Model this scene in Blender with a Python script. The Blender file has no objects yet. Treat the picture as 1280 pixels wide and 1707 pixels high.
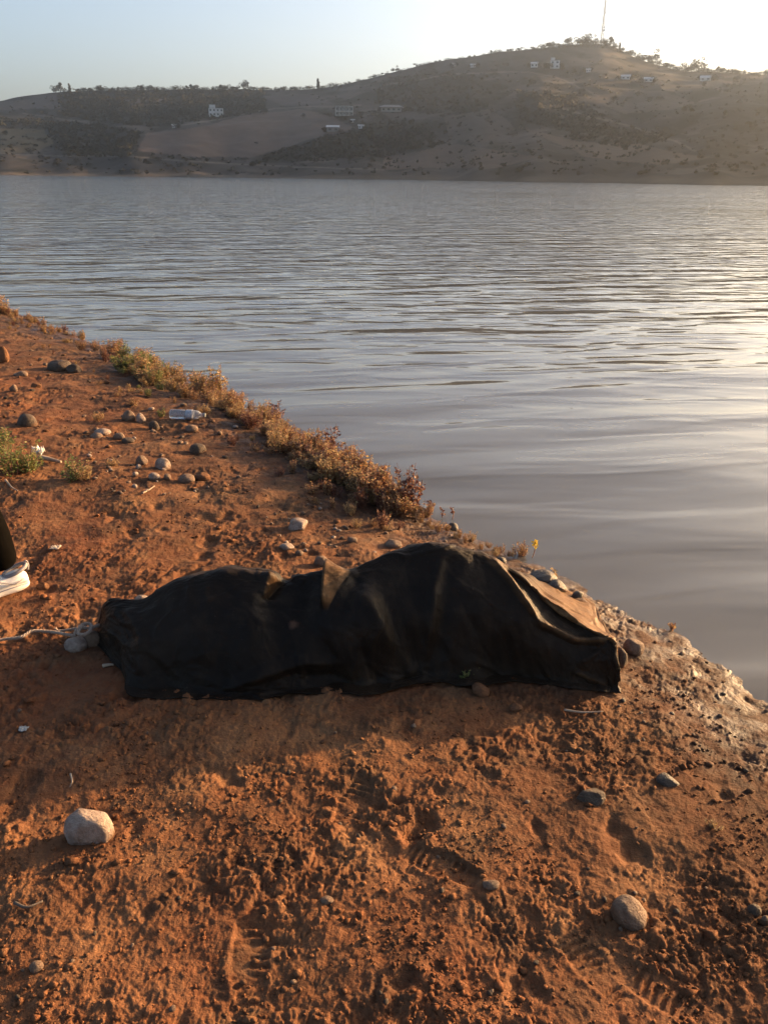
import bpy, bmesh, math, random
import numpy as np
from mathutils import Vector, Matrix, Euler

R_ = math.radians
random.seed(7)
SC = bpy.context.scene
COL = SC.collection

# ------------------------------------------------------------------ camera, world, sun, exposure
F = 1330.0; CX = 640.0; CY = 853.5            # focal length and centre in photograph pixels
PITCH = 22.85; ROLL = 0.65; CAMH = 1.75
cam_d = bpy.data.cameras.new('camera'); cam = bpy.data.objects.new('camera', cam_d); COL.objects.link(cam)
cam_d.sensor_fit = 'VERTICAL'; cam_d.sensor_height = 36.0; cam_d.sensor_width = 27.0
cam_d.lens = F/1707*36.0
cam_d.clip_start = 0.05; cam_d.clip_end = 20000
CM = Matrix.Rotation(R_(90-PITCH), 4, 'X') @ Matrix.Rotation(R_(ROLL), 4, 'Z')
cam.matrix_world = Matrix.Translation((0, 0, CAMH)) @ CM
SC.camera = cam

SUN_AZ = 60.0; SUN_EL = 10.4                  # degrees to the right of the view, above the horizon
world = bpy.data.worlds.new('World'); SC.world = world; world.use_nodes = True
wn = world.node_tree; wn.nodes.clear()
sky = wn.nodes.new('ShaderNodeTexSky'); sky.sky_type = 'NISHITA'; sky.sun_disc = False
sky.sun_elevation = R_(SUN_EL); sky.sun_rotation = R_(SUN_AZ)
sky.air_density = 0.72; sky.dust_density = 3.2; sky.ozone_density = 1.0; sky.altitude = 200
bg = wn.nodes.new('ShaderNodeBackground'); bg.inputs['Strength'].default_value = 0.068
wo = wn.nodes.new('ShaderNodeOutputWorld')
wn.links.new(sky.outputs[0], bg.inputs[0]); wn.links.new(bg.outputs[0], wo.inputs[0])
sd = bpy.data.lights.new('sun', 'SUN'); sd.energy = 5.0; sd.angle = R_(0.6); sd.color = (1.0, 0.60, 0.28)
sun = bpy.data.objects.new('sun', sd); COL.objects.link(sun)
sdir = Vector((math.sin(R_(SUN_AZ))*math.cos(R_(SUN_EL)), math.cos(R_(SUN_AZ))*math.cos(R_(SUN_EL)), math.sin(R_(SUN_EL))))
sun.rotation_euler = sdir.to_track_quat('Z', 'Y').to_euler()
SC.view_settings.view_transform = 'Standard'; SC.view_settings.look = 'None'
SC.view_settings.exposure = 2.42; SC.view_settings.gamma = 1.0
SC.render.engine = 'CYCLES'
SC.cycles.max_bounces = 6; SC.cycles.volume_bounces = 0; SC.cycles.volume_step_rate = 1.0

# ------------------------------------------------------------------ noise
def _h(ix, iy, seed):
    with np.errstate(over='ignore'):
        n = (ix.astype(np.int64)*374761393 + iy.astype(np.int64)*668265263 + seed*982451653) & 0xffffffff
        n = ((n ^ (n >> 13))*1274126177) & 0xffffffff
        n = ((n ^ (n >> 15))*2246822519) & 0xffffffff
    return ((n ^ (n >> 16)) & 0xffffff)/16777216.0
def perlin(x, y, seed=0):
    x = np.asarray(x, float); y = np.asarray(y, float)
    ix = np.floor(x); iy = np.floor(y); fx = x-ix; fy = y-iy
    u = fx*fx*fx*(fx*(fx*6-15)+10); v = fy*fy*fy*(fy*(fy*6-15)+10)
    def g(dx, dy):
        a = _h(ix+dx, iy+dy, seed)*2*np.pi
        return np.cos(a)*(fx-dx)+np.sin(a)*(fy-dy)
    a = g(0, 0); b = g(1, 0); c = g(0, 1); d = g(1, 1)
    return ((a+(b-a)*u)+((c+(d-c)*u)-(a+(b-a)*u))*v)*1.5
def fbm(x, y, o=4, seed=0, gain=0.5, lac=2.03):
    s = 0; a = 1; t = 0
    for k in range(o):
        s = s+a*perlin(x, y, seed+k*17); t += a; a *= gain; x = x*lac+3.7; y = y*lac+1.3
    return s/t
def ridged(x, y, o=3, seed=0):
    s = 0; a = 1; t = 0
    for k in range(o):
        s = s+a*(1-2*np.abs(perlin(x, y, seed+k*13))); t += a; a *= .5; x = x*2.1+1.7; y = y*2.1+5.3
    return s/t
def worley(x, y, seed=0):
    ix = np.floor(x); iy = np.floor(y)
    f1 = np.full(x.shape, 9.0); f2 = np.full(x.shape, 9.0); idv = np.zeros(x.shape)
    for dx in (-1, 0, 1):
        for dy in (-1, 0, 1):
            cx = ix+dx; cy = iy+dy
            px = cx+_h(cx, cy, seed); py = cy+_h(cx, cy, seed+1)
            d = np.hypot(x-px, y-py); r = _h(cx, cy, seed+2)
            m = d < f1
            f2 = np.where(m, f1, np.minimum(f2, d)); idv = np.where(m, r, idv); f1 = np.where(m, d, f1)
    return f1, f2, idv
def sstep(a, b, x):
    t = np.clip((x-a)/(b-a), 0, 1); return t*t*(3-2*t)

# ------------------------------------------------------------------ pixel <-> world at build time
def pray(px, py):
    d = CM.to_3x3() @ Vector(((px-CX)/F, -(py-CY)/F, -1.0)); return d.normalized()
def at_z(px, py, z):
    d = pray(px, py); t = (z-CAMH)/d.z; return Vector((d.x*t, d.y*t, z))
CMI = np.array(CM.to_3x3().transposed())
def project(x, y, z):
    q = CMI @ np.array([np.ravel(x), np.ravel(y), np.ravel(z)-CAMH])
    return (CX+F*q[0]/-q[2]).reshape(np.shape(x)), (CY-F*q[1]/-q[2]).reshape(np.shape(x))

# ------------------------------------------------------------------ shoreline and ground height
SH_PX = [(0, 512), (110, 556), (210, 590), (300, 628), (400, 672), (500, 728), (590, 775), (680, 826), (745, 872), (830, 916),
         (900, 946), (985, 996), (1060, 1034), (1140, 1072), (1210, 1112), (1250, 1150), (1292, 1178)]
SH = [(-400.0, 120.0), (-120, 60), (-40, 27), (-18, 18.5), (-9, 14.2)]+[tuple(at_z(a, b, 0.0)[:2]) for a, b in SH_PX]
SH += [(SH[-1][0]+.55, SH[-1][1]-.45), (SH[-1][0]+1.6, SH[-1][1]-1.6), (9, -5), (40, -22), (400, -160)]
SHA = np.array(SH)
def shore(x, y):
    x = np.asarray(x, float); y = np.asarray(y, float)
    best = np.full(x.shape, 1e9)
    for k in range(len(SHA)-1):
        a = SHA[k]; b = SHA[k+1]; ab = b-a
        t = np.clip(((x-a[0])*ab[0]+(y-a[1])*ab[1])/(ab@ab), 0, 1)
        best = np.minimum(best, np.hypot(x-a[0]-t*ab[0], y-a[1]-t*ab[1]))
    o = np.argsort(SHA[:, 1])
    xs = np.interp(y, SHA[o, 1], SHA[o, 0])
    return np.where(x < xs, best, -best)
def gbase(x, y):
    s = shore(x, y)
    land = .008+.150*(1-np.exp(-np.maximum(s, 0)/.55))+.022*np.clip(s-1, 0, 40)
    z = np.where(s > 0, land, .008+np.maximum(s*.22, -4))
    return z
def gsc(x, y): return float(gbase(np.array([x]), np.array([y]))[0])
def G(px, py, dz=0.0):
    z = .17
    for _ in range(14):
        p = at_z(px, py, z+dz)
        z = .5*z+.5*gsc(p.x, p.y)
    p = at_z(px, py, z+dz); return Vector((p.x, p.y, z))
def scale_at(p):   # photograph pixels per metre at a point
    q = CMI @ np.array([p[0], p[1], p[2]-CAMH]); return F/-q[2]

FEET = [(415, 1600, 100, .22), (985, 1600, 120, .19), (735, 1440, 150, .2), (1090, 1640, 140, .2), (590, 1330, 70, .2)]
FEETW = [(G(a, b), R_(c), l) for a, b, c, l in FEET]
def gdetail(x, y, s):
    # how churned the mud is: strongest near the camera and at the right
    churn = .55+.45*sstep(-.6, .5, fbm(x*.8, y*.8, 2, 5))
    churn = churn*(.75+.25*sstep(3.4, 2.0, y+.2*x))
    wx = x+.012*perlin(x*17, y*17, 71)+.004*perlin(x*60, y*60, 73); wy = y+.012*perlin(x*17, y*17, 72)+.004*perlin(x*60, y*60, 74)
    big = .035*sstep(2.6, 4, y)*fbm(x*1.3+2, y*1.1, 3, 16)+.017*fbm(x*2.1, y*2.1, 3, 11)+.013*fbm(x*5.2, y*5.2, 3, 14)
    rough = sstep(-.16, .28, fbm(x*2.7+4, y*2.7, 3, 81))*.85+.15          # trampled flat patches between the crumbly ones
    def lumps(sc, seed, soft):
        X = wx*sc; Y = wy*sc; f1, f2, idv = worley(X, Y, seed); ga = idv*97.0
        return ((idv-.5)+.9*(np.cos(ga)*perlin(X*.9, Y*.9, seed+5)+np.sin(ga)*perlin(X*.9+9, Y*.9, seed+6)))*sstep(.0, soft, f2-f1)-.5*sstep(soft*.6, 0, f2-f1)
    clod = .0090*lumps(10, 21, .30)
    clod2 = .0080*lumps(23, 25, .30)
    clod3 = .0042*lumps(52, 28, .35)
    med = .008*(1-2*np.abs(perlin(wx*6.1, wy*6.1, 31)))*sstep(-.2, .4, fbm(x*3, y*3, 2, 33))
    fine = .0070*fbm(x*40, y*40, 4, 41, .68)+.0020*perlin(x*150, y*150, 44)
    d = big+(clod+clod2+med)*churn*rough+clod3*(.35+.65*rough)+fine*(.30+.7*rough)*(.6+.5*churn)
    pit = sstep(.22, .6, fbm(x*5.5, y*5.5, 3, 51))
    d = d-.024*pit*churn
    for p, a, l in FEETW:                       # boot prints with a tread
        c, sn = math.cos(a), math.sin(a)
        u = (x-p.x)*c+(y-p.y)*sn; v = -(x-p.x)*sn+(y-p.y)*c
        w = .034+.007*np.cos(u/l*6)
        m = sstep(1.15, .85, np.abs(u)/(l/2))*sstep(1.2, .85, np.abs(v)/w)
        rim = sstep(1.7, 1.1, np.hypot(u/(l/2), v/w))*(1-m)
        tread = .0034*np.sign(np.sin(u*2*np.pi/.021+np.abs(v)*40))*sstep(-.3, .3, perlin(x*16, y*16, 77))
        d = d*(1-.65*m)-m*(.009-tread)+rim*.003
    k = sstep(-.25, .12, s)
    return d*(.25+.75*k)*sstep(60, 12, np.hypot(x, y))
def gfull(x, y):
    s = shore(x, y)+.05*fbm(x*2.2, y*2.2, 3, 61)+.018*perlin(x*11, y*11, 66)
    z = np.where(s > 0, .004+.150*(1-np.exp(-np.maximum(s, 0)/.55))+.022*np.clip(s-1, 0, 40), .004+np.maximum(s*.22, -4))
    return z+gdetail(x, y, s), s

# ------------------------------------------------------------------ material helpers
def mat(name):
    m = bpy.data.materials.new(name); m.use_nodes = True
    nt = m.node_tree; b = nt.nodes['Principled BSDF']
    return m, nt, b
def N(nt, t, **kw):
    n = nt.nodes.new(t)
    for k, v in kw.items(): setattr(n, k, v)
    return n
def mixc(nt, fac, a, b, blend='MIX'):
    n = N(nt, 'ShaderNodeMix', data_type='RGBA', blend_type=blend)
    for sock, v in ((n.inputs[0], fac), (n.inputs[6], a), (n.inputs[7], b)):
        if isinstance(v, (int, float)): sock.default_value = v
        elif isinstance(v, tuple): sock.default_value = (*v, 1)
        else: nt.links.new(v, sock)
    return n.outputs[2]
def mathn(nt, op, a, b=None, c=None, clamp=False):
    n = N(nt, 'ShaderNodeMath', operation=op, use_clamp=clamp)
    for i, v in enumerate((a, b, c)):
        if v is None: continue
        if isinstance(v, (int, float)): n.inputs[i].default_value = v
        else: nt.links.new(v, n.inputs[i])
    return n.outputs[0]
def noise(nt, vec, scale, detail=4, rough=.55, dist=0):
    n = N(nt, 'ShaderNodeTexNoise'); n.inputs['Scale'].default_value = scale
    n.inputs['Detail'].default_value = detail; n.inputs['Roughness'].default_value = rough; n.inputs['Distortion'].default_value = dist
    if vec is not None: nt.links.new(vec, n.inputs['Vector'])
    return n.outputs['Fac']
def ramp(nt, fac, stops):
    r = N(nt, 'ShaderNodeValToRGB'); e = r.color_ramp.elements
    while len(e) > 1: e.remove(e[-1])
    e[0].position = stops[0][0]; e[0].color = (*stops[0][1], 1)
    for p, c in stops[1:]:
        q = e.new(p); q.color = (*c, 1)
    nt.links.new(fac, r.inputs[0]); return r.outputs[0]
def mrange(nt, v, a, b, c, d):
    n = N(nt, 'ShaderNodeMapRange'); nt.links.new(v, n.inputs[0])
    for i, k in enumerate((a, b, c, d)): n.inputs[i+1].default_value = k
    return n.outputs[0]
def simple(name, color, rough=.7, var=.25, scale=30, bump=0.0, metallic=0, spec=.5, bscale=None, translucent=0, coord='Object'):
    m, nt, b = mat(name)
    tc = N(nt, 'ShaderNodeTexCoord')
    f = noise(nt, tc.outputs[coord], scale, 5, .6)
    lo = tuple(c*(1-var) for c in color); hi = tuple(min(1, c*(1+var)) for c in color)
    c = ramp(nt, f, [(.3, lo), (.7, hi)])
    nt.links.new(c, b.inputs['Base Color']); b.inputs['Roughness'].default_value = rough
    b.inputs['Metallic'].default_value = metallic; b.inputs['Specular IOR Level'].default_value = spec
    if bump:
        bn = N(nt, 'ShaderNodeBump'); bn.inputs['Distance'].default_value = bump; bn.inputs['Strength'].default_value = 1
        nt.links.new(noise(nt, tc.outputs[coord], bscale or scale*2, 5, .6), bn.inputs['Height']); nt.links.new(bn.outputs[0], b.inputs['Normal'])
    return m

# ------------------------------------------------------------------ object helpers
def link(o, parent=None):
    COL.objects.link(o)
    if parent is not None: o.parent = parent
    return o
def tag(o, label=None, cat=None, group=None, kind=None):
    if label: o['label'] = label
    if cat: o['category'] = cat
    if group: o['group'] = group
    if kind: o['kind'] = kind
    return o
def empty(name, loc, rz=0, label=None, cat=None, group=None):
    o = bpy.data.objects.new(name, None); link(o); o.location = loc; o.rotation_euler = (0, 0, rz); o.empty_display_size = .1
    return tag(o, label, cat, group)
def grid_mesh(name, X, Y, Z, smooth=True):
    ny, nx = X.shape
    co = np.stack([X, Y, Z], -1).reshape(-1, 3).astype(np.float32)
    i = np.arange(ny*nx).reshape(ny, nx)
    q = np.stack([i[:-1, :-1], i[:-1, 1:], i[1:, 1:], i[1:, :-1]], -1).reshape(-1, 4).astype(np.int32)
    me = bpy.data.meshes.new(name)
    me.vertices.add(len(co)); me.vertices.foreach_set('co', co.ravel())
    me.loops.add(q.size); me.loops.foreach_set('vertex_index', q.ravel())
    me.polygons.add(len(q)); me.polygons.foreach_set('loop_start', np.arange(0, q.size, 4, dtype=np.int32))
    me.polygons.foreach_set('use_smooth', np.full(len(q), smooth)); me.update(calc_edges=True)
    return me
def set_attr(me, name, arr, typ='FLOAT'):
    a = me.attributes.new(name, typ, 'POINT')
    if typ == 'FLOAT': a.data.foreach_set('value', np.ascontiguousarray(arr, np.float32).ravel())
    else: a.data.foreach_set('color', np.ascontiguousarray(arr, np.float32).ravel())
def pymesh(name, V, Fc, smooth=False):
    me = bpy.data.meshes.new(name); me.from_pydata([tuple(v) for v in V], [], Fc); me.update()
    if smooth: me.polygons.foreach_set('use_smooth', np.full(len(me.polygons), True))
    return me
class MB:
    def __init__(s): s.v = []; s.f = []; s.m = []
    def box(s, c, d, rz=0, mi=0, taper=1.0):
        b = len(s.v); cs, sn = math.cos(rz), math.sin(rz)
        for z in (-1, 1):
            k = taper if z > 0 else 1
            for x, y in ((-1, -1), (1, -1), (1, 1), (-1, 1)):
                X = x*d[0]/2*k; Y = y*d[1]/2*k
                s.v.append((c[0]+X*cs-Y*sn, c[1]+X*sn+Y*cs, c[2]+z*d[2]/2))
        for q in ((3, 2, 1, 0), (4, 5, 6, 7), (0, 1, 5, 4), (1, 2, 6, 5), (2, 3, 7, 6), (3, 0, 4, 7)):
            s.f.append(tuple(b+i for i in q)); s.m.append(mi)
    def tube(s, pts, rad, n=8, mi=0, cap=True):
        pts = [Vector(p) for p in pts]; b = len(s.v)
        up = Vector((0, 0, 1))
        for i, p in enumerate(pts):
            t = (pts[min(i+1, len(pts)-1)]-pts[max(i-1, 0)]).normalized()
            a = t.cross(up)
            if a.length < .05: a = t.cross(Vector((1, 0, 0)))
            a.normalize(); c = a.cross(t)
            r = rad[i] if isinstance(rad, (list, tuple)) else rad
            for k in range(n):
                th = 2*math.pi*k/n; s.v.append(tuple(p+a*math.cos(th)*r+c*math.sin(th)*r))
        for i in range(len(pts)-1):
            for k in range(n):
                k2 = (k+1) % n
                s.f.append((b+i*n+k, b+i*n+k2, b+(i+1)*n+k2, b+(i+1)*n+k)); s.m.append(mi)
        if cap:
            s.f.append(tuple(b+k for k in range(n))[::-1]); s.m.append(mi)
            e = b+(len(pts)-1)*n; s.f.append(tuple(e+k for k in range(n))); s.m.append(mi)
    def build(s, name, mats, parent=None, smooth=False):
        me = pymesh(name, s.v, s.f, smooth)
        for m in (mats if isinstance(mats, (list, tuple)) else [mats]): me.materials.append(m)
        me.polygons.foreach_set('material_index', s.m)
        o = bpy.data.objects.new(name, me); return link(o, parent)
def copy_tree(o, parent=None):
    c = o.copy(); COL.objects.link(c)
    if parent is not None: c.parent = parent
    for ch in list(o.children): copy_tree(ch, c)
    return c

# ------------------------------------------------------------------ ground sheet
def build_ground():
    ud = np.linspace(-.74, .74, 1000)
    uo = .74+np.geomspace(.006, 60, 70)
    u = np.concatenate([-uo[::-1], ud, uo])
    yd = np.concatenate([np.linspace(.0, .95, 150, endpoint=False), np.geomspace(.95, 15.5, 900)])
    y0 = -np.geomspace(.012, 300, 60)[::-1]
    y1 = 15.5+np.geomspace(.1, 300, 40)
    yy = np.concatenate([y0, yd, y1])
    U, Yg = np.meshgrid(u, yy)
    W = np.maximum(Yg, .55)*.9+.75
    Xg = U*W
    Z, S = gfull(Xg, Yg)
    me = grid_mesh('ground', Xg, Yg, Z)
    set_attr(me, 'shore', S)
    m, nt, b = mat('red_mud')
    tc = N(nt, 'ShaderNodeNewGeometry'); pos = tc.outputs['Position']
    at = N(nt, 'ShaderNodeAttribute', attribute_name='shore')
    c = ramp(nt, noise(nt, pos, 3.2, 6, .62), [(.3, (.078, .031, .015)), (.5, (.134, .054, .024)), (.7, (.195, .096, .045))])
    c = mixc(nt, mrange(nt, noise(nt, pos, 1.1, 3, .5), .5, .66, 0, .55), c, (.125, .040, .018))
    c = mixc(nt, mrange(nt, noise(nt, pos, 5.5, 6, .68), .50, .64, 0, .62), c, (.042, .024, .015))
    c = mixc(nt, mrange(nt, noise(nt, pos, 4.1, 4, .6), .40, .30, 0, .6), c, (.165, .092, .047))
    c = mixc(nt, mrange(nt, noise(nt, pos, 24, 4, .6), .35, .7, 0, .6), c, mixc(nt, .5, c, (.18, .10, .052)))
    c = mixc(nt, mrange(nt, noise(nt, pos, 90, 3, .6), .58, .70, 0, .5), c, (.06, .042, .028))
    sp_ = N(nt, 'ShaderNodeSeparateXYZ'); nt.links.new(pos, sp_.inputs[0])
    belt = mathn(nt, 'MULTIPLY', mrange(nt, at.outputs['Fac'], 1.5, .3, 0, 1), mrange(nt, sp_.outputs[1], 3.0, 4.2, 0, 1))
    lit_ = mathn(nt, 'MULTIPLY', belt, mrange(nt, noise(nt, pos, 16, 5, .7), .42, .58, .25, 1))
    c = mixc(nt, mathn(nt, 'MULTIPLY', lit_, .8), c, mixc(nt, mrange(nt, noise(nt, pos, 60, 3, .6), .45, .6, 0, 1), (.040, .030, .022), (.10, .065, .04)))
    wn_ = mathn(nt, 'ADD', at.outputs['Fac'], mathn(nt, 'MULTIPLY', mathn(nt, 'SUBTRACT', noise(nt, pos, 2.6, 4, .6), .5), 1.1))
    wet = mrange(nt, wn_, .75, .10, 0, 1)
    wetc = mixc(nt, 1.0, c, (.52, .50, .50), 'MULTIPLY')
    damp = mrange(nt, wn_, 1.75, .75, 0, 1); damp = mathn(nt, 'MULTIPLY', damp, mrange(nt, sp_.outputs[0], .1, .8, 0, .75))
    c = mixc(nt, damp, c, mixc(nt, 1.0, c, (.55, .56, .58), 'MULTIPLY'))
    wetc = mixc(nt, 1.0, c, (.52, .50, .50), 'MULTIPLY')
    c2 = mixc(nt, wet, c, wetc)
    nt.links.new(c2, b.inputs['Base Color'])
    gl = mathn(nt, 'MULTIPLY', wet, mrange(nt, noise(nt, pos, 11, 3, .6), .40, .60, .25, 1))
    nt.links.new(mrange(nt, gl, 0, 1, .92, .42), b.inputs['Roughness'])
    nt.links.new(mrange(nt, gl, 0, 1, .10, .36), b.inputs['Specular IOR Level'])
    bn = N(nt, 'ShaderNodeBump'); bn.inputs['Distance'].default_value = .004
    hh = mathn(nt, 'ADD', noise(nt, pos, 130, 4, .65), mathn(nt, 'MULTIPLY', noise(nt, pos, 48, 4, .6), 1.2))
    nt.links.new(hh, bn.inputs['Height']); nt.links.new(bn.outputs[0], b.inputs['Normal'])
    me.materials.append(m)
    tag(link(bpy.data.objects.new('ground', me)), kind='structure')
build_ground()
def crumbs():
    rs = np.random.RandomState(4); n = 19000
    px = rs.uniform(-40, 1320, n); py = 560+(1760-560)*rs.uniform(0, 1, n)**.8
    D = np.stack([(px-CX)/F, -(py-CY)/F, -np.ones(n)], 0); D = np.array(CM.to_3x3()) @ D
    z = np.full(n, .17)
    for _ in range(10):
        t = (z-CAMH)/D[2]; x = D[0]*t; y = D[1]*t; z = .5*z+.5*gbase(x, y)
    zz, S = gfull(x, y)
    clus = fbm(x*3.5, y*3.5, 3, 401); inb = (px > 175) & (px < 1030) & (py > 930) & (py < 1165)
    k = (S > .0) & ((S > .3) | (rs.uniform(0, 1, n) < .35)) & (~inb) & (rs.uniform(0, 1, n) < .10+.90*sstep(-.05, .3, clus)); x, y, zz, S = x[k], y[k], zz[k], S[k]; n = len(x)
    depth = np.hypot(y, CAMH); r = np.minimum(.013, .0013+.0016*rs.exponential(1, n))*(.45+.3*depth)
    o8 = np.array([(1, 0, 0), (-1, 0, 0), (0, 1, 0), (0, -1, 0), (0, 0, 1), (0, 0, -1), (.7, .7, .45), (-.7, .6, .5), (.1, -.8, .6)], float)
    from_ = np.array([(0, 6, 4), (6, 2, 4), (2, 7, 4), (7, 1, 4), (1, 8, 4), (8, 0, 4), (0, 2, 6), (2, 1, 7), (1, 3, 8), (3, 0, 8), (2, 0, 5), (1, 2, 5), (3, 1, 5), (0, 3, 5)])
    V = o8[None]*(1+rs.uniform(-.35, .35, (n, 9, 3))); a = rs.uniform(0, 6.28, n); c, s_ = np.cos(a)[:, None], np.sin(a)[:, None]
    st = rs.uniform(.7, 1.5, n)[:, None]; X = (V[..., 0]*c-V[..., 1]*s_)*st; Y = V[..., 0]*s_+V[..., 1]*c; Z = V[..., 2]*.7
    P = np.stack([X, Y, Z], -1)*r[:, None, None]+np.stack([x, y, zz+r*.25], -1)[:, None]
    Fc = (from_[None]+9*np.arange(n)[:, None, None]).reshape(-1, 3).astype(np.int32); co = P.reshape(-1, 3).astype(np.float32)
    me = bpy.data.meshes.new('soil_crumbs'); me.vertices.add(len(co)); me.vertices.foreach_set('co', co.ravel()); me.loops.add(Fc.size); me.loops.foreach_set('vertex_index', Fc.ravel())
    me.polygons.add(len(Fc)); me.polygons.foreach_set('loop_start', np.arange(0, Fc.size, 3, dtype=np.int32)); me.update(calc_edges=True)
    set_attr(me, 'shore', np.repeat(S, 9)); me.materials.append(bpy.data.materials['red_mud'])
    tag(link(bpy.data.objects.new('soil_crumbs', me)), 'loose crumbs of red earth strewn over the bank', 'soil crumbs', None, 'stuff')
crumbs()

# ------------------------------------------------------------------ water
def build_water():
    xs = np.linspace(-4000, 4000, 9); ys = np.linspace(-1000, 5000, 7)
    X, Y = np.meshgrid(xs, ys)
    me = grid_mesh('water', X, Y, X*0, False)
    m, nt, b = mat('lake_water')
    g = N(nt, 'ShaderNodeNewGeometry'); pos = g.outputs['Position']
    b.inputs['Base Color'].default_value = (.090, .086, .076, 1)
    b.inputs['Roughness'].default_value = .045; b.inputs['IOR'].default_value = 1.333
    sep = N(nt, 'ShaderNodeSeparateXYZ'); nt.links.new(pos, sep.inputs[0])
    def band(rot, sx, sy, detail=2, dist=0, rough=.45):
        mp = N(nt, 'ShaderNodeMapping'); mp.inputs['Rotation'].default_value = (0, 0, rot); mp.inputs['Scale'].default_value = (sx, sy, 1)
        vr = N(nt, 'ShaderNodeVectorRotate', rotation_type='Z_AXIS'); vr.inputs['Angle'].default_value = rot
        nt.links.new(pos, vr.inputs['Vector'])
        mp.inputs['Rotation'].default_value = (0, 0, 0); nt.links.new(vr.outputs[0], mp.inputs[0])
        return mathn(nt, 'SUBTRACT', noise(nt, mp.outputs[0], 1.0, detail, rough, dist), .5)
    n1 = band(R_(-12), .36, 1.25, 1.2, .3)      # long low swell toward the bank
    n2 = band(R_(-8), .80, 2.9, 1.5, .7)
    n3 = band(R_(10), 1.5, 6.0, 1.5, .3)
    patch = mrange(nt, band(R_(-10), .05, .16, 2, .0), -.12, .12, .6, 1.3)
    far = mrange(nt, sep.outputs[1], 5.5, 22, 0, 1)
    far2 = mrange(nt, sep.outputs[1], 25, 120, 0, 1)
    a1 = mathn(nt, 'MULTIPLY', n1, .060)
    a2 = mathn(nt, 'MULTIPLY', n2, mathn(nt, 'MULTIPLY', patch, mrange(nt, far, 0, 1, .014, .062)))
    a3 = mathn(nt, 'MULTIPLY', n3, mathn(nt, 'MULTIPLY', patch, mathn(nt, 'ADD', mathn(nt, 'MULTIPLY_ADD', far, .012, .0012), mathn(nt, 'MULTIPLY', far2, .02))))
    h = mathn(nt, 'ADD', a1, mathn(nt, 'ADD', a2, a3))
    bn = N(nt, 'ShaderNodeBump'); bn.inputs['Distance'].default_value = 1.0; bn.inputs['Strength'].default_value = 1.0
    nt.links.new(h, bn.inputs['Height']); nt.links.new(bn.outputs[0], b.inputs['Normal'])
    me.materials.append(m)
    tag(link(bpy.data.objects.new('water', me)), kind='structure')
build_water()

# ------------------------------------------------------------------ far hills
SKYL = [(-900, 215), (-500, 200), (-200, 188), (0, 168), (40, 160), (85, 154), (150, 151), (250, 149), (400, 148), (500, 150), (560, 144), (620, 129), (660, 119), (740, 100), (820, 88), (880, 82),
        (940, 76), (985, 71), (1020, 73), (1050, 94), (1090, 107), (1140, 119), (1200, 120), (1280, 125)]
def azel(px, py):
    d = pray(px, py); return math.degrees(math.atan2(d.x, d.y)), math.atan2(d.z, math.hypot(d.x, d.y))
SKA = np.array([azel(a, b) for a, b in SKYL]+[(25.5, R_(5.8)), (28, R_(7.6)), (31, R_(10)), (35, R_(11)), (40, R_(10)), (46, R_(6)), (52, R_(2)), (75, R_(.6))])  # last entries: unseen hills right of the frame, raised to shade the far slopes
AZ_R = np.array([(-60, 800), (-26, 860), (-15, 850), (-5, 830), (5, 850), (15, 880), (26, 800), (36, 760), (60, 700)], float)
_az = np.linspace(-80, 80, 641); _el = np.interp(_az, SKA[:, 0], SKA[:, 1]); _k = np.exp(-(np.arange(-60, 61)/22.)**2); ELS = np.convolve(np.pad(_el, 60, mode='edge'), _k/_k.sum(), mode='valid'); _k2 = np.exp(-(np.arange(-9, 10)/3.)**2); EL2 = np.convolve(np.pad(_el, 9, mode='edge'), _k2/_k2.sum(), mode='valid')
AZ_S = np.array([(-70, 380), (-26, 520), (0, 430), (13, 350), (26, 300), (70, 200)], float)
def hill(az, r):
    el = np.interp(az, _az, EL2); R = np.interp(az, AZ_R[:, 0], AZ_R[:, 1]); r0 = np.interp(az, AZ_S[:, 0], AZ_S[:, 1])
    r0 = r0+14*np.sin(az*.55)+6*np.sin(az*1.7+1)
    t = (r-r0)/(R-r0); bl = np.clip(t, 0, 1)**5; els = np.minimum(np.interp(az, _az, ELS), el+.004)
    zr = CAMH+R*np.tan(els*(1-bl)+el*bl)
    x = r*np.sin(np.radians(az)); y = r*np.cos(np.radians(az))
    tt = np.clip(t, 0, 1)
    z = zr*(.30*tt+.70*tt**1.45)
    w = np.clip(tt*(1-tt)*4, 0, 1)
    z = z+w*(8*fbm(x/210, y/210, 3, 101)+2.5*ridged(x/110, y/110, 2, 104)-1)*np.minimum(1, zr/80)
    z = z+1.0*fbm(x/30, y/30, 3, 111)*sstep(0, .05, tt)
    z = np.where(t < 0, (r-r0)*.05, z)
    back = np.clip(r-R, 0, None); z = z-back*.10*sstep(0, 250, back)
    return np.maximum(z, -5), t
def inpoly(px, py, poly):
    c = np.zeros(px.shape, bool); n = len(poly)
    for i in range(n):
        x1, y1 = poly[i]; x2, y2 = poly[(i+1) % n]
        if y1 == y2: continue
        k = ((y1 > py) != (y2 > py)) & (px < (x2-x1)*(py-y1)/(y2-y1)+x1); c ^= k
    return c
def nearline(px, py, pl):
    best = np.full(px.shape, 1e9)
    for (x1, y1), (x2, y2) in zip(pl[:-1], pl[1:]):
        dx, dy = x2-x1, y2-y1; t = np.clip(((px-x1)*dx+(py-y1)*dy)/(dx*dx+dy*dy), 0, 1)
        best = np.minimum(best, np.hypot(px-x1-t*dx, py-y1-t*dy))
    return best
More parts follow.
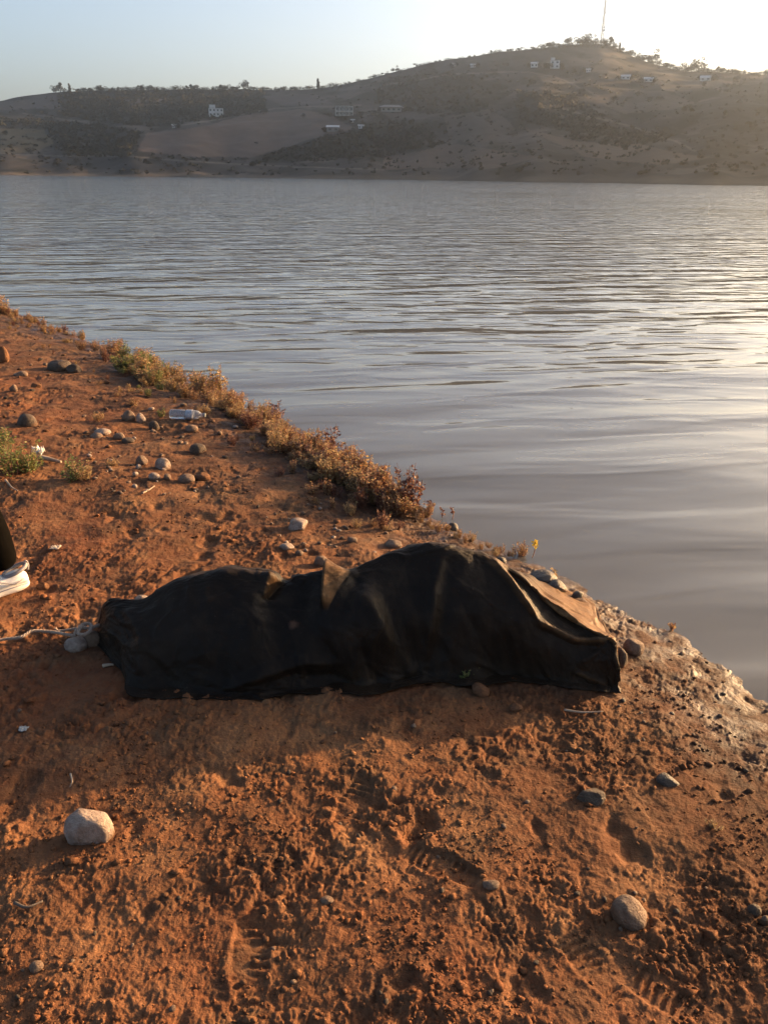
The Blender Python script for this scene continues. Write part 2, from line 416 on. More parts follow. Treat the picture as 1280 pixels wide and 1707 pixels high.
FIELDS = [([(228, 247), (246, 222), (330, 212), (420, 190), (500, 182), (560, 196), (590, 214), (540, 226), (480, 246), (420, 262), (330, 262), (240, 254)], (.215, .165, .135)),
          ([(0, 214), (75, 216), (92, 240), (60, 252), (0, 258)], (.20, .165, .095)),
          ([(-80, 180), (40, 166), (98, 158), (103, 180), (60, 181), (0, 182)], (.19, .165, .145)),
          ([(205, 166), (285, 164), (275, 175), (212, 176)], (.20, .175, .15)),
          ([(440, 160), (520, 156), (560, 172), (470, 176)], (.16, .14, .13)),
          ([(640, 262), (760, 240), (900, 262), (820, 280), (640, 282)], (.20, .155, .12)),
          ([(860, 210), (960, 236), (1060, 240), (1180, 262), (1100, 276), (980, 262)], (.20, .155, .115)),
          ([(740, 195), (820, 180), (860, 215), (800, 240), (750, 230)], (.18, .15, .12)),
          ([(960, 160), (1100, 150), (1160, 175), (1040, 190)], (.175, .145, .115))]
WOODS = [[(98, 150), (440, 148), (446, 188), (352, 200), (250, 212), (160, 204), (100, 190)], [(-100, 190), (150, 206), (235, 222), (215, 262), (120, 262), (95, 240), (80, 214), (-100, 212)],
         [(600, 216), (640, 200), (700, 205), (740, 240), (640, 262), (560, 268), (420, 272), (480, 248), (545, 228)], [(640, 130), (760, 118), (860, 150), (800, 190), (700, 190), (620, 170)],
         [(860, 150), (960, 160), (1010, 200), (960, 225), (860, 200)], [(940, 205), (1130, 225), (1060, 250), (950, 232)]]
TRACKS = [([(40, 189), (90, 196), (150, 205)], 1.6), ([(640, 142), (740, 124), (880, 120), (930, 130), (1000, 160)], 1.5), ([(930, 180), (1010, 200), (1090, 222), (1160, 250)], 2.0), ([(300, 208), (360, 200), (460, 180), (600, 176)], 1.3), ([(0, 256), (220, 262), (420, 275), (640, 283)], 1.5)]
def build_hills():
    az = np.concatenate([np.linspace(-75, -30, 60, endpoint=False), np.linspace(-30, 30, 760), np.linspace(30, 75, 60)[1:]])
    rr = np.concatenate([np.linspace(180, 290, 8, endpoint=False), np.linspace(290, 1500, 420), np.geomspace(1510, 5000, 14)])
    A, Rr = np.meshgrid(az, rr)
    Z, T = hill(A, Rr)
    X = Rr*np.sin(np.radians(A)); Y = Rr*np.cos(np.radians(A))
    me = grid_mesh('hills', X, Y, Z)
    px, py = project(X, Y, Z)
    jx = px+7*fbm(X/40, Y/40, 3, 201); jy = py+3*fbm(X/40, Y/40, 3, 203)
    n = fbm(X/70, Y/70, 5, 211, .6)
    base = np.array([.031, .030, .031])[None, None]+np.zeros(X.shape+(3,))
    pale = np.array([.078, .068, .062]); dark = np.array([.009, .011, .010])
    base = base+(pale-base)*sstep(.0, .3, n)[..., None]
    n2 = fbm(X/22, Y/35, 4, 221, .6); base = base+(dark-base)*(sstep(.0, .2, n2)*.9)[..., None]
    for poly in WOODS:
        k = inpoly(jx, jy, poly)*(.55+.45*sstep(-.2, .2, n2)); base = base+(dark-base)*(k*.85)[..., None]
    for poly, c in FIELDS:
        k = inpoly(jx, jy, poly)*1.0*(.80+.2*sstep(-.3, .3, n2)); base = base+(np.array(c)*np.array([.44, .43, .46])-base)*k[..., None]
    for pl, w in TRACKS:
        k = sstep(w, w*.4, nearline(jx, jy, pl)); base = base+(np.array([.15, .13, .11])-base)*(k*.7)[..., None]
    k = sstep(.07, .02, T)*(.5+.5*sstep(-.2, .2, n)); base = base+(np.array([.095, .078, .062])-base)*(k*.8)[..., None]
    k = sstep(.008, .002, T)*(T > -.1); base = base+(np.array([.035, .03, .025])-base)*(k*.8)[..., None]
    set_attr(me, 'cover', np.concatenate([base, np.ones(X.shape+(1,))], -1), 'FLOAT_COLOR')
    m, nt, b = mat('hill_land')
    at = N(nt, 'ShaderNodeAttribute', attribute_name='cover'); g = N(nt, 'ShaderNodeNewGeometry')
    c = mixc(nt, mrange(nt, noise(nt, g.outputs['Position'], .12, 5, .7), .4, .7, 0, .55), at.outputs['Color'], mixc(nt, 1, at.outputs['Color'], (.5, .52, .5), 'MULTIPLY'))
    nt.links.new(c, b.inputs['Base Color']); b.inputs['Roughness'].default_value = .95; b.inputs['Specular IOR Level'].default_value = .1
    me.materials.append(m)
    tag(link(bpy.data.objects.new('hills', me)), kind='structure')
build_hills()
_rr = np.linspace(230, 1600, 2400)
def H(px, py):     # a point of the hillside seen at a photograph pixel
    az, el = azel(px, py)
    z, t = hill(np.full(_rr.shape, az), _rr)
    e = np.arctan2(z-CAMH, _rr); ok = (e >= el) & (t > 0)
    k = int(np.argmax(ok)) if ok.any() else int(np.argmax(e))
    r = _rr[k]; return Vector((r*math.sin(R_(az)), r*math.cos(R_(az)), float(z[k])))
def ridge_pt(px):
    az, _ = azel(px, 120); r = np.interp(az, AZ_R[:, 0], AZ_R[:, 1]); z, _t = hill(np.array([az]), np.array([r]))
    return Vector((r*math.sin(R_(az)), r*math.cos(R_(az)), float(z[0])))

# ------------------------------------------------------------------ far trees
def leaf_mat(name, cols, rough=.6, trans=.35):
    m, nt, b = mat(name)
    g = N(nt, 'ShaderNodeNewGeometry'); oi = N(nt, 'ShaderNodeObjectInfo')
    r = mathn(nt, 'FRACT', mathn(nt, 'ADD', g.outputs['Random Per Island'], mathn(nt, 'MULTIPLY', oi.outputs['Random'], .37)))
    c = ramp(nt, r, cols)
    nt.links.new(c, b.inputs['Base Color']); b.inputs['Roughness'].default_value = rough; b.inputs['Specular IOR Level'].default_value = .3
    t = N(nt, 'ShaderNodeBsdfTranslucent'); nt.links.new(c, t.inputs[0])
    mx = N(nt, 'ShaderNodeMixShader'); mx.inputs[0].default_value = trans
    nt.links.new(b.outputs[0], mx.inputs[1]); nt.links.new(t.outputs[0], mx.inputs[2])
    nt.links.new(mx.outputs[0], nt.nodes['Material Output'].inputs[0])
    return m
M_farleaf = leaf_mat('far_foliage', [(0, (.008, .010, .009)), (.5, (.013, .015, .012)), (1, (.020, .020, .016))], .9, .0)
M_bark = simple('bark', (.09, .07, .055), .9, .3, 8)
def crown_mesh(name, kind, rnd, n):
    V = []; Fc = []
    lobes = []
    if kind == 'round':
        for _ in range(7): lobes.append((Vector((rnd.uniform(-.28, .28), rnd.uniform(-.28, .28), rnd.uniform(.25, .75))), rnd.uniform(.2, .32)))
    elif kind == 'spread':
        for _ in range(9): lobes.append((Vector((rnd.uniform(-.5, .5), rnd.uniform(-.5, .5), rnd.uniform(.28, .8))), rnd.uniform(.16, .26)))
    elif kind == 'cypress':
        for k in range(8): lobes.append((Vector((rnd.uniform(-.03, .03), rnd.uniform(-.03, .03), .15+.1*k)), .12*(1-.08*k)))
    elif kind == 'bush':
        for _ in range(7): lobes.append((Vector((rnd.uniform(-.45, .45), rnd.uniform(-.45, .45), rnd.uniform(.2, .6))), rnd.uniform(.22, .36)))
    else:
        for k in range(9):
            a = rnd.uniform(0, 6.28); q = .34*(1-k/10); lobes.append((Vector((math.cos(a)*q*.6, math.sin(a)*q*.6, .3+.075*k)), .08+.16*(1-k/9)))
    for _ in range(n):
        c, r = rnd.choice(lobes)
        d = Vector((rnd.gauss(0, 1), rnd.gauss(0, 1), rnd.gauss(0, 1))).normalized()*r*rnd.uniform(.55, 1.05)
        p = c+d; s = rnd.uniform(.03, .065)
        a = Vector((rnd.gauss(0, 1), rnd.gauss(0, 1), rnd.gauss(0, 1))).normalized(); bb = a.orthogonal().normalized()
        k = len(V); V += [p+a*s, p+bb*s*.8, p-a*s, p-bb*s*.8]; Fc.append((k, k+1, k+2, k+3))
    me = pymesh(name, V, Fc); me.materials.append(M_farleaf); return me
def trunk_mesh(name, rnd, bush=False):
    b = MB(); b.tube([(0, 0, -.06), (.01, 0, .2), (.0, .02, .45), (.02, 0, .62)], [.035, .027, .02, .008], 6)
    for k in range(4):
        a = k*1.6+rnd.random(); b.tube([(0, 0, .3+.06*k), (math.cos(a)*.2, math.sin(a)*.2, .52+.06*k)], [.014, .005], 5)
    me = pymesh(name, b.v, b.f, True); me.materials.append(M_bark); return me
KINDS = {}
rnd = random.Random(3)
for kd in ('round', 'spread', 'cypress', 'bush', 'pine'):
    KINDS[kd] = [(crown_mesh('crown', kd, rnd, 420 if kd != 'bush' else 260), trunk_mesh('trunk', rnd)) for _ in range(3)]
def far_tree(p, kd, h, label, group=None, cat='tree', name=None, wide=1.0):
    e = empty(name or {'round': 'broadleaf_tree', 'spread': 'broadleaf_tree', 'cypress': 'cypress_tree', 'bush': 'shrub', 'pine': 'pine_tree'}[kd], p, random.uniform(0, 6.28), label, cat, group)
    e.scale = (h*wide, h*wide, h)
    c, t = random.choice(KINDS[kd])
    for nm, me in (('crown', c), ('trunk', t)): link(bpy.data.objects.new(nm, me), e)
    return e
# named ones on the skyline: px, kind, height in photograph pixels, width factor, label
named = [(405, 'round', 13, 1.2, 'round dark tree alone on the left ridge above the white house'),
         (530, 'cypress', 15, 1.3, 'slim upright tree where the left ridge meets the big hill'),
         (97, 'pine', 13, 1.4, 'tall pointed tree at the left end of the wooded ridge'),
         (88, 'round', 10, 1.2, 'lower bushy tree left of the tall pointed tree at the ridge end'),
         (113, 'cypress', 12, 1.5, 'narrow tree just right of the tall pointed tree on the left ridge'),
         (660, 'spread', 9, 1.2, 'flat topped tree on the long slope rising to the summit'),
         (942, 'round', 11, 1.3, 'roundest tree at the left end of the summit row'),
         (957, 'round', 10, 1.3, 'second round tree from the left in the summit row'),
         (971, 'round', 13, 1.5, 'broad tree left of the mast in the summit row'),
         (987, 'spread', 12, 1.5, 'broad tree at the foot of the mast'),
         (1012, 'pine', 12, 1.5, 'pointed bushy tree right of the mast on the summit'),
         (1003, 'round', 9, 1.3, 'low tree between the mast and the pointed summit tree'),
         (911, 'round', 8, 1.3, 'small round tree on the slope left of the summit row'),
         (924, 'spread', 8, 1.4, 'small spreading tree next to the round one left of the summit row'),
         (1028, 'cypress', 11, 1.3, 'thin upright tree where the summit drops away on the right'),
         (1078, 'spread', 17, 1.3, 'tall ragged tree on the shoulder right of the summit'),
         (1163, 'spread', 17, 1.5, 'largest ragged tree on the right skyline in the sun glow'),
         (1147, 'spread', 13, 1.4, 'smaller ragged tree left of the largest one on the right skyline'),
         (1196, 'pine', 9, 1.3, 'small pointed tree on the right skyline beyond the ragged pair')]
for px, kd, hp, w, lb in named:
    p = ridge_pt(px); far_tree(p-Vector((0, 0, 1.2)), kd, hp/F*p.length*1.05, lb, wide=w)
usedpx = [a[0] for a in named]
def sky_part(px):
    return ('of the wooded left ridge' if px < 405 else 'right of the lone round tree' if px < 565 else 'on the first rise toward the summit' if px < 740 else 'on the long slope left of the summit row' if px < 935 else 'just below the summit on its right' if px < 1078 else 'on the bright right shoulder')
for k in range(150):
    px = 105+k*6.0+random.uniform(-4, 4) if k < 77 else 565+(k-77)*9.9+random.uniform(-4, 4)
    if any(abs(px-q) < 5 for q in usedpx): continue
    p = ridge_pt(px); z = p.z
    big = .75 if 560 < px < 900 else 1
    far_tree(p-Vector((0, 0, 1.0)), random.choice(['round', 'bush', 'bush', 'bush', 'spread', 'round', 'pine']), random.uniform(4, 8)*big/F*p.length, 'small dark tree on the skyline '+sky_part(px), 'small trees on the skyline '+sky_part(px), wide=2.0)
for k in range(44):
    px = 905+k*8.6+random.uniform(-3, 3); p = ridge_pt(px); p = p+Vector((-p.x, -p.y, 0)).normalized()*random.uniform(0, 14)
    p.z = float(hill(np.array([math.degrees(math.atan2(p.x, p.y))]), np.array([math.hypot(p.x, p.y)]))[0][0])
    far_tree(p-Vector((0, 0, .6)), random.choice(['bush', 'round', 'bush']), random.uniform(6, 9.5)/F*p.length, 'dense dark shrub on the crest '+sky_part(px), 'shrubs on the crest '+sky_part(px), 'shrub', wide=1.6)
rnd = random.Random(11)
singles = [(170, 218, 13, 'dark round tree beside the tan field at the far left'), (84, 222, 16, 'tallest dark tree at the edge of the olive field at the far left'),
           (545, 232, 10, 'dark tree below the flat roofed shed'), (608, 222, 10, 'dark tree right of the flat roofed shed'), (505, 196, 7, 'lone small tree standing on the big tan field'),
           (244, 272, 6, 'left dark shrub of three near the far waterline'), (282, 279, 7, 'middle dark shrub of three near the far waterline'), (302, 277, 7, 'right dark shrub of three near the far waterline'),
           (440, 190, 9, 'tree at the top edge of the big tan field'), (952, 172, 12, 'dark tree by the pale track on the big hill')]
for px, py, hp, lb in singles:
    p = H(px, py); far_tree(p-Vector((0, 0, .3)), 'bush' if 'shrub' in lb else 'round', hp/F*p.length, lb, None, 'shrub' if 'shrub' in lb else 'tree', wide=1.3)
def hp_(px, py):
    a = 'at the far left of the hillside' if px < 230 else 'below the big tan field' if px < 620 and py > 235 else 'by the wooded left ridge' if px < 620 else 'on the slope under the pavilion' if px < 800 and py > 180 else 'on the upper slope left of the summit' if px < 900 else 'below the summit' if px < 1060 else 'on the golden right hillside'
    return a+(' near the waterline' if py > 262 else '')
n = 0
while n < 250:
    if n < 95: px, py = rnd.uniform(0, 620), rnd.uniform(190, 286)
    else: px, py = rnd.uniform(600, 1290), rnd.uniform(110, 292)
    if inpoly(np.array([px]), np.array([py]), FIELDS[0][0])[0]: continue
    el = azel(px, py); 
    if el[1] > np.interp(el[0], SKA[:, 0], SKA[:, 1])-.004: continue
    p = H(px, py); hp = rnd.uniform(3.5, 9.0)
    if rnd.random() < .55: far_tree(p-Vector((0, 0, .3)), rnd.choice(['round', 'spread', 'round']), hp/F*p.length, 'dark tree '+hp_(px, py), 'trees '+hp_(px, py), wide=1.4)
    else: far_tree(p-Vector((0, 0, .2)), 'bush', hp*.7/F*p.length, 'low dark shrub '+hp_(px, py), 'shrubs '+hp_(px, py), 'shrub', wide=1.7)
    n += 1
def scrub():
    V = []; Fc = []; rnd = random.Random(5)
    cnt = 0
    def clump(p, s):
        for _ in range(9):
            d = Vector((rnd.gauss(0, .5), rnd.gauss(0, .5), abs(rnd.gauss(0, .4))))*s
            a = Vector((rnd.gauss(0, 1), rnd.gauss(0, 1), rnd.gauss(0, 1))).normalized()*s*.5; bb = a.orthogonal().normalized()*s*.45
            k = len(V); q = p+d; V.extend([q+a, q+bb, q-a, q-bb]); Fc.append((k, k+1, k+2, k+3))
    while cnt < 4200:
        w = WOODS[rnd.choice([0, 0, 0, 0, 1, 1, 1, 2, 2, 3, 4, 5])] if rnd.random() < .75 else None
        px, py = (rnd.uniform(min(a for a, _ in w), max(a for a, _ in w)), rnd.uniform(min(b for _, b in w), max(b for _, b in w))) if w else (rnd.uniform(-20, 1300), rnd.uniform(100, 292))
        if w and not inpoly(np.array([px]), np.array([py]), w)[0]: continue
        if inpoly(np.array([px]), np.array([py]), FIELDS[0][0])[0] and rnd.random() < .99: continue
        e = azel(px, py)
        if e[1] > np.interp(e[0], SKA[:, 0], SKA[:, 1])-.0015: continue
        p = H(px, py); clump(p, rnd.uniform(.8, 2.1)*(1.15 if w else .75)); cnt += 1
    me = pymesh('scrub', V, Fc); me.materials.append(M_farleaf)
    tag(link(bpy.data.objects.new('scrub', me)), 'dark scrub and orchard cover spread over the far hillside', 'scrub', None, 'stuff')
scrub()

# ------------------------------------------------------------------ houses and mast across the lake
M_white = simple('white_render', (.55, .54, .52), .85, .12, .8); M_cream = simple('cream_render', (.24, .23, .21), .85, .12, .8)
M_dkwin = simple('dark_opening', (.03, .032, .035), .3, .2, 3); M_roofg = simple('roof_sheet', (.42, .42, .42), .6, .15, .5); M_tile = simple('roof_tile', (.26, .18, .14), .8, .2, 1)
M_conc = simple('concrete', (.17, .16, .155), .9, .15, 1)
def house(name, px, py, wp, floors, label, wall=None, roof='flat', nwin=3, depth=.8, cat='house', top=None, rz=None, rmat=None):
    p = H(px, py); w = wp/F*p.length; h = floors*(3.0 if cat != 'hut' else 2.1); a = -math.atan2(p.x, p.y)+(rz or 0)
    e = empty(name, p-Vector((0, 0, .5)), a, label, cat); d = w*depth; wall = wall or M_white
    b = MB(); b.box((0, 0, h/2), (w, d, h)); 
    if top: b.box((-w*.24, 0, h+top/2+.18), (w*.42, d*.8, top))
    b.build('wall', wall, e)
    b = MB()
    if roof == 'flat':
        b.box((0, 0, h+.10), (w+.5, d+.5, .2))
        if top: b.box((-w*.24, 0, h+top+.29), (w*.46, d*.86, .2))
        rm = rmat or M_conc
    elif roof == 'gable':
        k = h+.003; b.v = [(-w/2-.5, -d/2-.5, k), (w/2+.5, -d/2-.5, k), (w/2+.5, d/2+.5, k), (-w/2-.5, d/2+.5, k), (-w/2-.5, 0, k+d*.28), (w/2+.5, 0, k+d*.28)]
        b.f = [(0, 1, 5, 4), (2, 3, 4, 5), (1, 2, 5), (3, 0, 4), (3, 2, 1, 0)]; b.m = [0]*5; rm = rmat or M_tile
    else:
        k = h+.003; b.v = [(-w*.65, -d*.7, k), (w*.65, -d*.7, k), (w*.65, d*.7, k), (-w*.65, d*.7, k), (-w*.35, 0, k+1.9), (w*.35, 0, k+1.9)]
        b.f = [(0, 1, 5, 4), (2, 3, 4, 5), (1, 2, 5), (3, 0, 4), (3, 2, 1, 0)]; b.m = [0]*5; rm = rmat or M_tile
    b.build('roof', rm, e)
    for f in range(floors):
        for k in range(nwin):
            b = MB(); x = (k+.5)/nwin*w-w/2; b.box((x, -d/2-.02, f*3+(1.65 if cat != 'hut' else 1.2)), (w/nwin*.45, .12, 1.3 if cat != 'hut' else .8)); b.build('window', M_dkwin, e)
    for q in range(4 if wp > 9 else 2):
        dx = rnd.choice([-1, 1])*rnd.uniform(.6, 1.1)*wp; p2 = H(px+dx, py+rnd.uniform(-1.5, 3)); far_tree(p2-Vector((0, 0, .4)), rnd.choice(['bush', 'round', 'round']), rnd.uniform(5, 9)/F*p2.length, 'tree by the '+label, 'trees round the '+label, wide=1.4)
    return e, w, d, h, p
e, w, d, h, p = house('white_house', 361, 194, 21, 2, 'two storey white house on the ridge slope above the big tan field', top=2.4, nwin=4)
b = MB(); b.box((w*.12, -d/2-.7, 3.0), (w*.6, 1.3, .25)); b.build('balcony', M_white, e)
e, w, d, h, p = house('villa', 574, 193, 27, 2, 'pale two storey villa with open balconies left of the wide roofed pavilion', M_cream, nwin=5, top=None)
b = MB(); b.box((0, -d/2-.9, 3.05), (w*.95, 1.7, .25)); b.box((0, -d/2-.9, 6.35), (w*.95, 1.7, .2)); b.build('balcony', M_white, e)
for k in range(5):
    b = MB(); b.box((-w*.45+k*w*.225, -d/2-1.6, 3.1), (.3, .3, 6.2)); b.build('pillar', M_white, e)
house('shed', 555, 219, 18, 1, 'long low shed with a pale flat roof below the villa', M_conc, roof='gable', nwin=2, rmat=M_roofg, cat='shed', depth=.6)
e, w, d, h, p = house('pavilion', 652, 186, 30, 1, 'low pavilion with a wide overhanging roof on the slope', M_cream, roof='hip', nwin=4, cat='pavilion', depth=.5, rmat=M_conc)
e, w, d, h, p = house('white_house', 924, 114, 13, 2, 'larger white house high on the hill below the summit', top=2.0, nwin=2)
house('white_house', 890, 112, 10, 1, 'small white house left of the larger one below the summit', roof='gable', nwin=2, rmat=M_roofg)
for px, py, wp, lb in [(291, 213, 6, 'tiny white hut left on the track by the big tan field'), (602, 214, 8, 'tiny white roofed hut right of the low shed'), (588, 204, 5, 'tiny hut between the villa and the low shed'),
                       (788, 112, 7, 'tiny pale hut high on the long slope left of the summit'), (1042, 132, 12, 'low white building left of two on the slope right of the summit'), (1080, 136, 12, 'low white building right of two on the slope right of the summit'),
                       (1175, 134, 14, 'low pale building under the right skyline trees'), (980, 120, 6, 'tiny pale hut straight below the mast'), (757, 110, 5, 'tiny pale hut at the far left of those below the skyline slope')]:
    house('hut', px, py, wp, 1, lb, M_white, roof='gable', nwin=2, rmat=M_roofg, cat='hut')
def mast():
    p = ridge_pt(997); hgt = 61/F*p.length*.985
    e = empty('radio_mast', p, 0, 'tall thin lattice radio mast on top of the hill', 'mast'); M = simple('galvanised_steel', (.10, .10, .10), .6, .1, 1)
    leg = [(.9*math.cos(a), .9*math.sin(a)) for a in (R_(90), R_(210), R_(330))]
    b = MB(); n = 26
    for k, (x, y) in enumerate(leg): b.tube([(x*1.5, y*1.5, 0), (x, y, hgt*.35), (x*.45, y*.45, hgt)], .23, 5)
    for k in range(n):
        z0 = hgt*k/n; z1 = hgt*(k+1)/n; f = lambda z: 1.5-.5*z/(hgt*.35) if z < hgt*.35 else 1-.55*(z-hgt*.35)/(hgt*.65)
        for i in range(3):
            a = leg[i]; c = leg[(i+1) % 3]; b.tube([(a[0]*f(z0), a[1]*f(z0), z0), (c[0]*f(z1), c[1]*f(z1), z1)], .07, 4)
    b.build('lattice', M, e)
    b = MB(); b.tube([(0, 0, hgt), (0, 0, hgt+2.5)], .12, 5); b.build('antenna', M, e)
    for z, r in ((hgt*.27, .9), (hgt*.33, .7), (hgt*.62, .6)):
        b = MB(); b.tube([(0.9, -1.3, z), (.9, -1.7, z)], r, 14); b.build('dish', simple('dish_white', (.5, .5, .5), .5, .05), e)
    b = MB(); b.box((4.2, 1, 1.3), (3, 3, 3.0)); b.build('equipment_cabin', M_conc, e)
mast()

# ------------------------------------------------------------------ stones
def stone_mat(name, c1, c2, c3, rough=.75, spec=.3):
    m, nt, b = mat(name); tc = N(nt, 'ShaderNodeTexCoord'); oi = N(nt, 'ShaderNodeObjectInfo')
    va = N(nt, 'ShaderNodeVectorMath', operation='ADD'); nt.links.new(tc.outputs['Object'], va.inputs[0])
    cb = N(nt, 'ShaderNodeCombineXYZ'); nt.links.new(mathn(nt, 'MULTIPLY', oi.outputs['Random'], 50), cb.inputs[0]); nt.links.new(cb.outputs[0], va.inputs[1])
    c = ramp(nt, noise(nt, va.outputs[0], 1.6, 6, .65), [(.3, c1), (.5, c2), (.72, c3)])
    c = mixc(nt, mrange(nt, noise(nt, va.outputs[0], 9, 4, .7), .52, .72, 0, .55), c, (.12, .065, .036))
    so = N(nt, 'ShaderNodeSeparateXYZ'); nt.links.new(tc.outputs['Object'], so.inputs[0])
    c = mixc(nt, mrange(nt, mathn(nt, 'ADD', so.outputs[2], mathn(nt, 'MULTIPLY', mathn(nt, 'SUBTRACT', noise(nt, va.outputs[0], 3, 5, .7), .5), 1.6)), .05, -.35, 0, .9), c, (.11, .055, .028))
    nt.links.new(c, b.inputs['Base Color']); b.inputs['Roughness'].default_value = rough; b.inputs['Specular IOR Level'].default_value = spec
    bn = N(nt, 'ShaderNodeBump'); bn.inputs['Distance'].default_value = .018; bn.inputs['Strength'].default_value = .6
    nt.links.new(noise(nt, va.outputs[0], 7, 6, .6), bn.inputs['Height']); nt.links.new(bn.outputs[0], b.inputs['Normal'])
    return m
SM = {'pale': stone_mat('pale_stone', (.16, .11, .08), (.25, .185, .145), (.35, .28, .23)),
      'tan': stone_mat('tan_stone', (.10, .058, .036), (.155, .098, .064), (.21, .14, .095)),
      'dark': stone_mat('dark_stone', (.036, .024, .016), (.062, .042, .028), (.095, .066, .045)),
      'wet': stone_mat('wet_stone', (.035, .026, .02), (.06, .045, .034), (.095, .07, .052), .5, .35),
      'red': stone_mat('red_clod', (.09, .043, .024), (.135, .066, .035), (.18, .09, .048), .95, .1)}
def stone_mesh(seed, sub=3, angular=.15, smooth=True):
    bm = bmesh.new(); bmesh.ops.create_icosphere(bm, subdivisions=sub, radius=1)
    rs = random.Random(seed)
    planes = [(Vector((rs.gauss(0, 1), rs.gauss(0, 1), rs.gauss(0, 1))).normalized(), rs.uniform(.62, .9)) for _ in range(9)]
    for v in bm.verts:
        p = v.co.copy(); q = np.array([[p.x*1.1+seed*3.1]]), np.array([[p.y*1.1+p.z*.9+seed]])
        k = 1+.16*float(fbm(q[0], q[1], 3, seed)[0, 0]); p *= k
        for nn, dd in planes:
            e = p.dot(nn)-dd
            if e > 0: p -= nn*e*min(1, angular*5)
        v.co = p
    me = bpy.data.meshes.new('stone'); bm.to_mesh(me); bm.free()
    me.polygons.foreach_set('use_smooth', np.full(len(me.polygons), smooth)); return me
